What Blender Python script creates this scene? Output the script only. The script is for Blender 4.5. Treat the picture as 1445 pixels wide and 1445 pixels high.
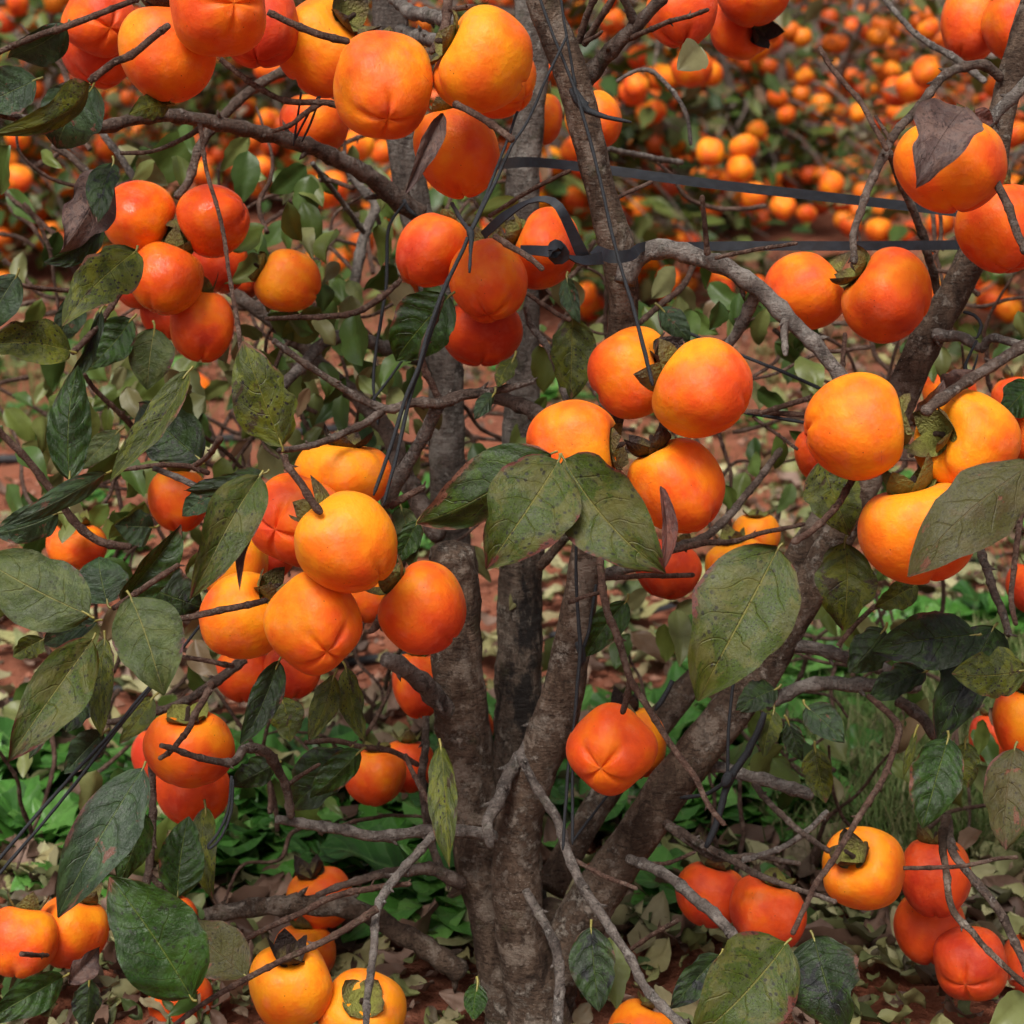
import bpy, bmesh, math, random
from mathutils import Vector, Matrix, noise
R = math.radians
rng = random.Random(7)
for o in list(bpy.data.objects): bpy.data.objects.remove(o)
scene = bpy.context.scene
COL = scene.collection

# ------------------------------------------------------------------ camera
F = 2600.0; CX = CY = 722.5          # focal length and centre in pixels of the 1445 px photograph
H = 0.935; PITCH = R(15.1)
cam_d = bpy.data.cameras.new('camera'); cam = bpy.data.objects.new('camera', cam_d); COL.objects.link(cam)
cam.location = (0, 0, H); cam.rotation_euler = (R(90) - PITCH, 0, 0)
cam_d.sensor_width = 36; cam_d.lens = 36 * F / 1445; cam_d.clip_start = 0.02; cam_d.clip_end = 500
cam_d.dof.use_dof = True; cam_d.dof.focus_distance = 1.48; cam_d.dof.aperture_fstop = 10
scene.camera = cam
# ------------------------------------------------------------------ sky, sun, exposure
SUN_EL, SUN_AZ = R(58), R(200)       # high, soft, from behind the camera
w = bpy.data.worlds.new('World'); scene.world = w; w.use_nodes = True
nt = w.node_tree; bg = nt.nodes['Background']
sky = nt.nodes.new('ShaderNodeTexSky'); sky.sky_type = 'NISHITA'; sky.sun_disc = False
sky.sun_elevation = SUN_EL; sky.sun_rotation = SUN_AZ; sky.dust_density = 8; sky.air_density = 0.8; sky.ozone_density = 0.3
hs = nt.nodes.new('ShaderNodeHueSaturation'); hs.inputs['Saturation'].default_value = .25      # grey overcast
nt.links.new(sky.outputs[0], hs.inputs['Color']); nt.links.new(hs.outputs[0], bg.inputs[0]); bg.inputs[1].default_value = 0.09
sd = bpy.data.lights.new('sun', 'SUN'); sd.energy = 2.6; sd.angle = R(25); sd.color = (1, 0.95, 0.87)
sun = bpy.data.objects.new('sun', sd); COL.objects.link(sun)
sv = Vector((math.sin(SUN_AZ) * math.cos(SUN_EL), math.cos(SUN_AZ) * math.cos(SUN_EL), math.sin(SUN_EL)))
sun.rotation_euler = (-sv).to_track_quat('-Z', 'Y').to_euler(); sun.location = (0, -3, 8)
vs = scene.view_settings; vs.view_transform = 'Standard'; vs.look = 'None'; vs.gamma = 1; vs.exposure = 0.25

# ------------------------------------------------------------------ helpers
cp, sp = math.cos(PITCH), math.sin(PITCH)
FWD, UP, RT = Vector((0, cp, -sp)), Vector((0, sp, cp)), Vector((1, 0, 0))
CAM = Vector((0, 0, H))
def P(x, y, d): return CAM + FWD * d + RT * ((x - CX) / F * d) + UP * (-(y - CY) / F * d)
def G(x, y):
    v = FWD + RT * ((x - CX) / F) + UP * (-(y - CY) / F)
    return CAM + v * (-H / v.z)
def cdir(a): return (RT * a[0] + UP * a[1] - FWD * a[2]).normalized()
def project(p):
    q = p - CAM; d = q.dot(FWD)
    return CX + F * q.dot(RT) / d, CY - F * q.dot(UP) / d, d

def tag(o, label=None, cat=None, group=None, kind=None):
    if label: o['label'] = label
    if cat: o['category'] = cat
    if group: o['group'] = group
    if kind: o['kind'] = kind
    return o
def link(name, me, mat=None, parent=None):
    o = bpy.data.objects.new(name, me); COL.objects.link(o)
    if mat and not me.materials: me.materials.append(mat)
    if parent: o.parent = parent
    return o
def empty(name, loc):
    o = bpy.data.objects.new(name, None); COL.objects.link(o); o.location = loc; o.empty_display_size = .05
    return o
class MB:
    def __init__(s): s.v = []; s.f = []; s.uv = []; s.useuv = False
    def add(s, vs, fs, uv=None):
        b = len(s.v); s.v += [tuple(q) for q in vs]; s.f += [tuple(i + b for i in f) for f in fs]
        if uv is not None: s.useuv = True
        s.uv += (uv if uv is not None else [(0, 0)] * len(vs))
    def mesh(s, name, smooth=True):
        me = bpy.data.meshes.new(name); me.from_pydata(s.v, [], s.f)
        if s.useuv:
            l = me.uv_layers.new(name='UVMap')
            for lp in me.loops: l.data[lp.index].uv = s.uv[lp.vertex_index]
        me.polygons.foreach_set('use_smooth', [smooth] * len(me.polygons)); me.update()
        return me

# ---- node DSL
class NT:
    def __init__(s, name):
        s.m = bpy.data.materials.new(name); s.m.use_nodes = True; s.t = s.m.node_tree
        s.p = s.t.nodes['Principled BSDF']; s.out = s.t.nodes['Material Output']
    def n(s, kind, **kw):
        nd = s.t.nodes.new(kind)
        for k, v in kw.items(): setattr(nd, k, v)
        return nd
    def set(s, sock, v):
        if isinstance(v, bpy.types.NodeSocket): s.t.links.new(v, sock)
        elif v is not None:
            if isinstance(v, (tuple, list)) and len(v) == 3 and sock.type == 'RGBA': v = (*v, 1)
            sock.default_value = v
    def math(s, op, a, b=None, c=None, clamp=False):
        nd = s.n('ShaderNodeMath', operation=op, use_clamp=clamp)
        for i, v in enumerate((a, b, c)):
            if v is not None: s.set(nd.inputs[i], v)
        return nd.outputs[0]
    def mix(s, f, a, b, mode='MIX'):
        nd = s.n('ShaderNodeMix', data_type='RGBA', blend_type=mode)
        s.set(nd.inputs[0], f); s.set(nd.inputs[6], a); s.set(nd.inputs[7], b)
        return nd.outputs[2]
    def noise(s, vec, scale, detail=3, rough=.55, dist=0):
        nd = s.n('ShaderNodeTexNoise'); s.set(nd.inputs['Vector'], vec)
        nd.inputs['Scale'].default_value = scale; nd.inputs['Detail'].default_value = detail
        nd.inputs['Roughness'].default_value = rough; nd.inputs['Distortion'].default_value = dist
        return nd.outputs[0]
    def voro(s, vec, scale, feat='F1', out=0, dim='3D'):
        nd = s.n('ShaderNodeTexVoronoi', feature=feat, voronoi_dimensions=dim); s.set(nd.inputs['Vector'], vec); nd.inputs['Scale'].default_value = scale
        return nd.outputs[out]
    def mapr(s, v, a, b, c=0.0, d=1.0):
        nd = s.n('ShaderNodeMapRange', interpolation_type='SMOOTHSTEP'); s.set(nd.inputs[0], v)
        for i, q in enumerate((a, b, c, d)): nd.inputs[i + 1].default_value = q
        return nd.outputs[0]
    def ramp(s, f, stops):
        nd = s.n('ShaderNodeValToRGB'); s.set(nd.inputs[0], f); e = nd.color_ramp.elements
        while len(e) < len(stops): e.new(.5)
        for el, (p, c) in zip(e, stops): el.position = p; el.color = (*c, 1)
        return nd.outputs[0]
    def vadd(s, a, b):
        nd = s.n('ShaderNodeVectorMath', operation='ADD'); s.set(nd.inputs[0], a); s.set(nd.inputs[1], b); return nd.outputs[0]
    def vmul(s, a, b):
        nd = s.n('ShaderNodeVectorMath', operation='MULTIPLY'); s.set(nd.inputs[0], a); s.set(nd.inputs[1], b); return nd.outputs[0]
    def bump(s, h, strength, dist):
        nd = s.n('ShaderNodeBump'); nd.inputs['Strength'].default_value = strength; nd.inputs['Distance'].default_value = dist
        s.set(nd.inputs['Height'], h); s.t.links.new(nd.outputs[0], s.p.inputs['Normal']); return nd.outputs[0]
    def obj(s): return s.n('ShaderNodeTexCoord').outputs['Object']
    def rnd(s): return s.n('ShaderNodeObjectInfo').outputs['Random']

# ------------------------------------------------------------------ materials
def mat_fruit():
    t = NT('persimmon_skin'); co = t.obj(); oi = t.n('ShaderNodeObjectInfo')
    rv = t.vadd(co, t.vmul((31., 17., 53.), oi.outputs['Random']))
    sx = t.n('ShaderNodeSeparateXYZ'); t.set(sx.inputs[0], co)
    sc = t.n('ShaderNodeSeparateColor'); t.set(sc.inputs[0], oi.outputs['Color'])
    n1 = t.noise(rv, 0.9, 2); n2 = t.noise(rv, 5, 4)
    z = t.math('MULTIPLY', sx.outputs[2], -0.20)
    k = t.math('ADD', t.math('ADD', sc.outputs[0], z), t.math('MULTIPLY', t.math('SUBTRACT', n1, .5), 1.7))
    k = t.math('ADD', k, t.math('MULTIPLY', t.math('SUBTRACT', n2, .5), .35), clamp=True)
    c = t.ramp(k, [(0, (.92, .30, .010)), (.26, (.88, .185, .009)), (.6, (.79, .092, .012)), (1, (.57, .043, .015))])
    # powdery bloom in uneven patches
    nb = t.mapr(t.noise(rv, 2.2, 5, .65), .48, .70, 0, .25)
    c = t.mix(nb, c, (.79, .205, .115))
    # dark flecks and scuffs of their own shape
    vo = t.voro(rv, 5.5); fl = t.math('MULTIPLY', t.mapr(vo, .045, .075, 1, 0), t.mapr(t.noise(rv, 1.7, 1), .5, .55))
    st = t.noise(t.vmul(rv, (1.2, 1.2, 14.)), 2.0, 4, .6)
    scu = t.math('MULTIPLY', t.mapr(st, .66, .72), t.mapr(t.noise(rv, 1.3, 1), .52, .6, 0, .6))
    c = t.mix(scu, c, (.42, .085, .02)); c = t.mix(fl, c, (.05, .02, .01))
    t.set(t.p.inputs['Base Color'], c)
    t.p.inputs['Roughness'].default_value = .48
    t.set(t.p.inputs['Roughness'], t.math('SUBTRACT', t.mapr(t.noise(rv, 3, 4), .3, .7, .40, .58), t.math('MULTIPLY', sc.outputs[1], .28)))
    t.p.inputs['Specular IOR Level'].default_value = .22
    t.p.inputs['Subsurface Weight'].default_value = .22
    t.p.inputs['Subsurface Radius'].default_value = (1, .25, .06); t.p.inputs['Subsurface Scale'].default_value = .009
    t.p.inputs['Sheen Weight'].default_value = .025; t.p.inputs['Sheen Roughness'].default_value = .4
    t.p.inputs['Sheen Tint'].default_value = (1, .78, .7, 1)
    t.bump(t.math('ADD', t.noise(rv, 7, 4), t.math('MULTIPLY', t.noise(rv, 60, 2), .15)), .12, .03)
    return t.m
def mat_calyx():
    t = NT('calyx_sepals'); co = t.obj(); oi = t.n('ShaderNodeObjectInfo')
    rv = t.vadd(co, t.vmul((31., 17., 53.), oi.outputs['Random']))
    ln = t.n('ShaderNodeVectorMath', operation='LENGTH'); t.set(ln.inputs[0], co)
    sc = t.n('ShaderNodeSeparateColor'); t.set(sc.inputs[0], oi.outputs['Color'])
    k = t.math('ADD', t.math('MULTIPLY', ln.outputs['Value'], 1.25), t.math('MULTIPLY', t.noise(rv, 6, 4), .9))
    k = t.math('ADD', k, t.math('MULTIPLY', sc.outputs[0], .8))
    c = t.ramp(t.math('MULTIPLY', k, .5), [(0, (.15, .15, .025)), (.52, (.20, .20, .035)), (.74, (.11, .08, .022)), (.92, (.03, .014, .010))])
    t.set(t.p.inputs['Base Color'], c); t.p.inputs['Roughness'].default_value = .65
    t.bump(t.noise(rv, 14, 4), .5, .05); return t.m
def mat_bark(name, a, b, lich, stain=0.0, scale=1.0):
    t = NT(name); co = t.obj()
    rv = t.vadd(co, t.vmul((3., 5., 7.), t.rnd()))
    wp = t.n('ShaderNodeTexNoise'); t.set(wp.inputs['Vector'], rv); wp.inputs['Scale'].default_value = 45 * scale
    rv2 = t.vadd(rv, t.vmul(wp.outputs['Color'], (.006 / scale,) * 3))
    st = t.vmul(rv2, (1, 1, .4))
    n0 = t.noise(rv2, 14 * scale, 3); n1 = t.noise(st, 60 * scale, 6, .7, .6); n2 = t.noise(rv2, 260 * scale, 5, .7); n4 = t.noise(t.vmul(rv2, (.35, .35, 1.6)), 170 * scale, 4, .7)
    c = t.mix(t.mapr(n0, .3, .7), tuple(q * .8 for q in a), tuple((p + q) / 2 for p, q in zip(a, b)))
    c = t.mix(t.mapr(n1, .42, .68), c, b)
    c = t.mix(t.mapr(n2, .48, .7, 0, .75), c, tuple(q * .35 for q in a))
    c = t.mix(t.mapr(n4, .54, .68, 0, .8), c, tuple(q * .3 for q in a))
    c = t.mix(t.mapr(t.noise(t.vmul(rv2, (1, 1, .3)), 38 * scale, 5, .7), .55, .66, 0, .7), c, tuple(q * .3 for q in a))
    lk = t.math('MULTIPLY', t.mapr(t.noise(rv2, 90 * scale, 6, .75), .50, .62), t.mapr(t.noise(rv2, 22 * scale, 3), .45, .62))
    c = t.mix(t.math('MULTIPLY', lk, .85), c, lich)
    pl = t.math('MULTIPLY', t.mapr(t.noise(rv2, 28 * scale, 6, .72), .52, .60), t.mapr(n2, .3, .6, .3, .8)); c = t.mix(pl, c, tuple((p + q) * .5 for p, q in zip(b, lich)))
    vo = t.voro(rv2, 330 * scale); c = t.mix(t.math('MULTIPLY', t.mapr(vo, .10, .2, .6, 0), t.mapr(n0, .5, .6)), c, lich)
    mo = t.mapr(t.noise(rv2, 30 * scale, 4, .7), .58, .7, 0, .35); c = t.mix(mo, c, (.045, .055, .022))
    if stain:
        sk = t.math('MULTIPLY', t.mapr(t.noise(t.vmul(rv2, (1, 1, .35)), 22, 6, .7), .54 - stain * .08, .62 - stain * .08), .9)
        c = t.mix(sk, c, (.012, .011, .011))
    t.set(t.p.inputs['Base Color'], c); t.p.inputs['Roughness'].default_value = .85
    t.p.inputs['Specular IOR Level'].default_value = .25
    h = t.math('ADD', t.math('ADD', t.math('MULTIPLY', n1, .8), t.math('MULTIPLY', n2, .45)), t.math('MULTIPLY', n4, -.5)); h = t.math('ADD', h, t.math('MULTIPLY', lk, .3))
    t.bump(h, 1.0, .008 / scale ** .5); return t.m
def mat_leaf(name, a, b, back, vein, veink, margin, mw, spot=.3, rough=.42, quilt=.5, patch=.0, patchc=(.03, .025, .03), third=None):
    t = NT(name); uv = t.n('ShaderNodeUVMap', uv_map='UVMap').outputs[0]
    ri = t.rnd(); s2 = t.n('ShaderNodeSeparateXYZ'); t.set(s2.inputs[0], uv)
    us = t.math('SUBTRACT', t.math('MULTIPLY', s2.outputs[0], 2), 1); u = t.math('ABSOLUTE', us); v = s2.outputs[1]
    rv = t.vadd(t.vmul(uv, (1, 1.6, 1)), t.vmul((37., 91., 13.), ri))
    n1 = t.noise(rv, 3.0, 6, .65, .6); n2 = t.noise(rv, 16, 5, .65); n0 = t.noise(rv, 1.5, 4, .6, .3); n3 = t.noise(t.vadd(rv, (5, 9, 2)), 2.2, 5, .65, .8)
    c = t.mix(t.mapr(n1, .36, .64), a, b)
    c = t.mix(t.mapr(n3, .45, .54, 0, .9), c, third or tuple(q * .55 for q in a))
    nf = t.noise(t.vadd(rv, (8, 1, 6)), 4.5, 6, .7, .4); c = t.mix(t.mapr(nf, .46, .62, 0, .35), c, tuple((p + max(b)) * .45 for p in b))  # greyish film of reflected sky, painted into the blade colour as noise patches
    c = t.mix(t.mapr(n2, .5, .75, 0, .45), c, tuple(q * .5 for q in a))
    geo = t.n('ShaderNodeNewGeometry')
    c = t.mix(t.math('MULTIPLY', geo.outputs['Backfacing'], .85), c, back)
    mid = t.mapr(u, .008, .03, 1, 0)
    sgn = t.math('MULTIPLY', t.math('SIGN', us), .31)
    q = t.math('ADD', t.math('SUBTRACT', v, t.math('MULTIPLY', t.math('POWER', u, 1.5), .26)), t.math('MULTIPLY', t.math('SUBTRACT', t.noise(rv, 1.8, 2), .5), .24))
    fr = t.math('FRACT', t.math('ADD', t.math('MULTIPLY', q, 5.2), sgn)); lat = t.mapr(t.math('ABSOLUTE', t.math('SUBTRACT', fr, .5)), .0, .045, 1, 0)
    lat = t.math('MULTIPLY', lat, t.mapr(u, .4, .85, 1, 0))
    ve = t.n('ShaderNodeTexVoronoi', feature='DISTANCE_TO_EDGE'); t.set(ve.inputs['Vector'], t.vadd(rv, t.vmul((.08, .08, .08), n2))); ve.inputs['Scale'].default_value = 13
    net = t.mapr(ve.outputs[0], .0, .06, 1, 0)
    vk = t.math('MAXIMUM', t.math('MULTIPLY', mid, veink), t.math('MULTIPLY', t.math('MULTIPLY', lat, n1), veink * .36))
    c = t.mix(t.math('MULTIPLY', net, .035), c, vein); c = t.mix(vk, c, vein)
    edge = t.math('MAXIMUM', u, t.math('MULTIPLY', v, t.mapr(v, .8, 1.0, .8, 1.05)))
    ek = t.math('ADD', edge, t.math('ADD', t.math('MULTIPLY', t.math('SUBTRACT', n0, .60), 2.0), t.math('MULTIPLY', t.math('SUBTRACT', n2, .5), .12)))
    halo = t.mapr(ek, .80 - mw, 1.0 - mw, 0, .55); c = t.mix(halo, c, tuple((p * .5 + q * .5) * .7 for p, q in zip(a, margin)))
    c = t.mix(t.mapr(ek, .98 - mw, 1.04 - mw, 0, .95), c, margin)
    if patch:
        pk = t.mapr(t.noise(t.vadd(rv, (2, 3, 4)), 2.3, 6, .68, .5), .62 - patch * .16, .66 - patch * .14, 0, .93)
        c = t.mix(pk, c, patchc)
    vo = t.voro(rv, 7, dim='2D'); sk = t.math('MULTIPLY', t.mapr(t.math('ADD', vo, t.math('MULTIPLY', n2, .25)), .23, .31, 1, 0), t.mapr(n0, .44, .52, 0, spot))
    vo2 = t.voro(rv, 20, dim='2D'); sk2 = t.math('MULTIPLY', t.mapr(t.math('ADD', vo2, t.math('MULTIPLY', n2, .2)), .21, .29, 1, 0), t.mapr(n3, .40, .50, 0, spot))
    c = t.mix(t.math('MAXIMUM', sk, sk2), c, (.016, .013, .012))
    t.set(t.p.inputs['Base Color'], c)
    t.set(t.p.inputs['Roughness'], t.mapr(n1, .3, .7, rough - .06, rough + .14))
    t.p.inputs['Specular IOR Level'].default_value = .32
    h = t.math('ADD', t.math('MULTIPLY', lat, -.5), t.math('MULTIPLY', n2, .6)); h = t.math('SUBTRACT', h, t.math('MULTIPLY', mid, .8)); h = t.math('SUBTRACT', h, t.math('MULTIPLY', net, .06))
    h = t.math('ADD', h, t.math('MULTIPLY', t.math('SINE', t.math('MULTIPLY', t.math('ADD', t.math('MULTIPLY', q, 5.2), sgn), 6.283)), .55 * quilt)); h = t.math('ADD', h, t.math('MULTIPLY', n1, 1.2))
    t.bump(h, .55, .003)
    tr = t.n('ShaderNodeBsdfTranslucent'); t.set(tr.inputs[0], t.mix(.5, c, (.25, .30, .02), 'MULTIPLY'))
    ad = t.n('ShaderNodeMixShader'); ad.inputs[0].default_value = .12
    t.t.links.new(t.p.outputs[0], ad.inputs[1]); t.t.links.new(tr.outputs[0], ad.inputs[2]); t.t.links.new(ad.outputs[0], t.out.inputs[0])
    return t.m
def mat_island(name, stops, rough=.6, trans=.12, nscale=30):
    t = NT(name); g = t.n('ShaderNodeNewGeometry'); co = t.obj()
    c = t.ramp(g.outputs['Random Per Island'], stops)
    n = t.noise(co, nscale, 4, .65); c = t.mix(t.mapr(n, .35, .7, 0, .55), c, t.mix(1.0, c, (.45, .40, .35), 'MULTIPLY'))
    t.set(t.p.inputs['Base Color'], c); t.p.inputs['Roughness'].default_value = rough; t.p.inputs['Specular IOR Level'].default_value = .35
    t.bump(t.noise(co, nscale * 3, 3), .3, .003)
    if trans:
        tr = t.n('ShaderNodeBsdfTranslucent'); t.set(tr.inputs[0], c)
        ad = t.n('ShaderNodeMixShader'); ad.inputs[0].default_value = trans
        t.t.links.new(t.p.outputs[0], ad.inputs[1]); t.t.links.new(tr.outputs[0], ad.inputs[2]); t.t.links.new(ad.outputs[0], t.out.inputs[0])
    return t.m
def mat_simple(name, c, rough=.5, nb=60, amp=.3):
    t = NT(name); co = t.obj(); n = t.noise(co, nb, 4)
    t.set(t.p.inputs['Base Color'], t.mix(t.mapr(n, .3, .7), tuple(q * (1 - amp) for q in c), tuple(q * (1 + amp) for q in c)))
    t.p.inputs['Roughness'].default_value = rough; t.bump(n, .3, .002); return t.m
def mat_soil():
    t = NT('red_soil'); co = t.obj()
    n1 = t.noise(co, 1.1, 4); n2 = t.noise(co, 9, 6, .65); n3 = t.noise(co, 55, 5, .7)
    c = t.mix(t.mapr(n1, .35, .65), (.34, .115, .062), (.25, .09, .055))
    c = t.mix(t.mapr(n2, .4, .7, 0, .6), c, (.42, .175, .11)); c = t.mix(t.mapr(n3, .52, .75, 0, .7), c, (.085, .034, .022))
    vo = t.voro(co, 34); c = t.mix(t.mapr(vo, .05, .1, .5, 0), c, (.42, .28, .21))
    t.set(t.p.inputs['Base Color'], c); t.p.inputs['Roughness'].default_value = .95; t.p.inputs['Specular IOR Level'].default_value = .1
    t.bump(t.math('ADD', n2, t.math('MULTIPLY', n3, .6)), 1.0, .03); return t.m
def mat_hill():
    t = NT('dry_hillside'); co = t.obj()
    n1 = t.noise(co, .5, 5, .65); n2 = t.noise(t.vmul(co, (1, 1, .25)), 5, 6, .7)
    c = t.mix(t.mapr(n1, .35, .65), (.27, .195, .165), (.19, .145, .12)); c = t.mix(t.mapr(n2, .42, .7, 0, .8), c, (.35, .27, .235))
    t.set(t.p.inputs['Base Color'], c); t.p.inputs['Roughness'].default_value = 1; t.bump(n2, 1, .3); return t.m

M_FRUIT = mat_fruit(); M_CAL = mat_calyx()
M_TRUNK = mat_bark('trunk_bark', (.062, .037, .025), (.155, .105, .074), (.36, .31, .26), 0)
M_TRUNKS = mat_bark('stained_bark', (.062, .044, .033), (.165, .125, .095), (.32, .28, .23), .8)
M_BACK = mat_bark('grey_stem_bark', (.095, .075, .065), (.185, .155, .135), (.33, .31, .28), 0)
M_BRANCH = mat_bark('branch_bark', (.085, .055, .043), (.17, .12, .095), (.31, .27, .24), 0, 1.6)
M_GREY = mat_bark('grey_branch_bark', (.125, .10, .088), (.24, .205, .18), (.40, .37, .34), .0, 1.5)
M_TWIG = mat_bark('twig_bark', (.085, .042, .03), (.165, .095, .07), (.27, .2, .16), 0, 2.4)
M_CUT = mat_simple('cut_wood', (.16, .12, .09), .9, 90, .5)
OLV = (.115, .115, .055)
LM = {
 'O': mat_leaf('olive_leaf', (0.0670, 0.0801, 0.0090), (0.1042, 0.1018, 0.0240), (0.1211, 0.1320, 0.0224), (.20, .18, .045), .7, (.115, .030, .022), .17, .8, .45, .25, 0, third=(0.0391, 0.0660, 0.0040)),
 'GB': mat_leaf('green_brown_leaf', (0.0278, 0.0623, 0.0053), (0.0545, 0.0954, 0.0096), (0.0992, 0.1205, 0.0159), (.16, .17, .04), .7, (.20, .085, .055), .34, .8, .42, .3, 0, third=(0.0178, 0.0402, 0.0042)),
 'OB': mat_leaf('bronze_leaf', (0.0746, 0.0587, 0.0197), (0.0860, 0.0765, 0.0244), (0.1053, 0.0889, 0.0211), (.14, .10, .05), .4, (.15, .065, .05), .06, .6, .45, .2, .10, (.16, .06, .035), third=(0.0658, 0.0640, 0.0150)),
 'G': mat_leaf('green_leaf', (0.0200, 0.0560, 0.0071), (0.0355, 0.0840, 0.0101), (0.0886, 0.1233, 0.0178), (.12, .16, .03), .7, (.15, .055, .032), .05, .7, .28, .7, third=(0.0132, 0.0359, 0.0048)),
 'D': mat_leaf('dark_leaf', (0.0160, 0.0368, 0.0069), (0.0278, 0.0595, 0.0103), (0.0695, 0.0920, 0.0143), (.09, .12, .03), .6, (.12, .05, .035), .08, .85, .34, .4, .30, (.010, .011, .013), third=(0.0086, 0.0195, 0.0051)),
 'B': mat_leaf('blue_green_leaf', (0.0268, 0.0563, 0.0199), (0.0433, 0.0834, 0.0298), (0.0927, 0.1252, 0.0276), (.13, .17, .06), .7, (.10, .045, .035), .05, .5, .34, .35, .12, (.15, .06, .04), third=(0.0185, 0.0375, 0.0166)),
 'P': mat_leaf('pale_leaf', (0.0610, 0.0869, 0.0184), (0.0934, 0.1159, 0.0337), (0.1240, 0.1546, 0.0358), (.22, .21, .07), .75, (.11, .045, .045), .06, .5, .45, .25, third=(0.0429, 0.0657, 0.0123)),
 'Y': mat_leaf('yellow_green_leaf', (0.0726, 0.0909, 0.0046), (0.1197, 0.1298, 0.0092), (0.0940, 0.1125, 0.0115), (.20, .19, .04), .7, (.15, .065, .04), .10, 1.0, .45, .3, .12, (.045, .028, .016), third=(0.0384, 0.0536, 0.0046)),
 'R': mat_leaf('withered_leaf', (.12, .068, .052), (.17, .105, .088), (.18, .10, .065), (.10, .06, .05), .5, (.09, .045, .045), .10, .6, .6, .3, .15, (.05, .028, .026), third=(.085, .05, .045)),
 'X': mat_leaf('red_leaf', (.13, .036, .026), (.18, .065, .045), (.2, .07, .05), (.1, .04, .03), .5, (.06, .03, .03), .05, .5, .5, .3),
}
M_PET = mat_simple('petiole', (.19, .165, .035), .5)
M_FOL = mat_island('crown_leaves', [(0, (.035, .075, .016)), (.25, (.075, .13, .026)), (.5, (.13, .17, .034)), (.75, (.175, .195, .068)), (.9, (.21, .19, .09)), (1, (.21, .12, .075))], .42, .15, 25)
M_LIT = mat_island('fallen_leaves', [(0, (.07, .036, .024)), (.16, (.17, .10, .07)), (.3, (.25, .16, .12)), (.40, (.33, .31, .13)), (.55, (.13, .16, .05)), (.66, (.44, .42, .22)), (.74, (.10, .055, .04)), (.86, (.05, .09, .02)), (1, (.46, .42, .23))], .6, .08, 22)
def mat_weed():
    t = NT('weed_leaves'); g = t.n('ShaderNodeNewGeometry'); co = t.obj(); s2 = t.n('ShaderNodeSeparateXYZ'); t.set(s2.inputs[0], t.n('ShaderNodeUVMap', uv_map='UVMap').outputs[0])
    c = t.ramp(g.outputs['Random Per Island'], [(0, (.022, .08, .012)), (.35, (.042, .14, .018)), (.7, (.068, .205, .03)), (1, (.13, .29, .06))])
    n = t.noise(co, 45, 4, .65); c = t.mix(t.mapr(n, .4, .7, 0, .5), c, t.mix(1.0, c, (.45, .5, .4), 'MULTIPLY'))
    us = t.math('SUBTRACT', t.math('MULTIPLY', s2.outputs[0], 2), 1); u = t.math('ABSOLUTE', us)
    fr = t.math('ABSOLUTE', t.math('SUBTRACT', t.math('FRACT', t.math('ADD', t.math('MULTIPLY', t.math('SUBTRACT', s2.outputs[1], t.math('MULTIPLY', u, .2)), 6), t.math('MULTIPLY', t.math('SIGN', us), .2))), .5))
    vk = t.math('MAXIMUM', t.mapr(u, .03, .09, .75, 0), t.mapr(fr, .02, .09, .3, 0)); c = t.mix(t.math('MULTIPLY', vk, .6), c, (.13, .25, .07))
    t.set(t.p.inputs['Base Color'], c); t.p.inputs['Roughness'].default_value = .4; t.p.inputs['Specular IOR Level'].default_value = .4
    t.bump(t.math('ADD', t.math('MULTIPLY', fr, 1.2), n), .6, .004)
    tr = t.n('ShaderNodeBsdfTranslucent'); t.set(tr.inputs[0], c); ad = t.n('ShaderNodeMixShader'); ad.inputs[0].default_value = .22
    t.t.links.new(t.p.outputs[0], ad.inputs[1]); t.t.links.new(tr.outputs[0], ad.inputs[2]); t.t.links.new(ad.outputs[0], t.out.inputs[0]); return t.m
M_WEED = mat_weed()
M_GRASS = mat_island('grass_blades', [(0, (.09, .16, .035)), (.6, (.15, .22, .06)), (1, (.32, .28, .14))], .6, .2, 14)
M_SOIL = mat_soil(); M_HILL = mat_hill()
M_TWINE = mat_simple('black_twine', (.012, .014, .018), .8, 900, .6)
M_STRAP = mat_simple('black_strap', (.008, .011, .017), .6, 120, .35)
M_PIPE = mat_simple('black_pipe', (.02, .02, .022), .5)
M_BTRUNK = mat_bark('far_bark', (.19, .135, .11), (.31, .24, .205), (.25, .23, .21), 0, .7)
M_STONE = mat_island('soil_clods', [(0, (.20, .07, .04)), (.6, (.30, .115, .07)), (1, (.36, .2, .14))], .95, 0, 60)

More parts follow.
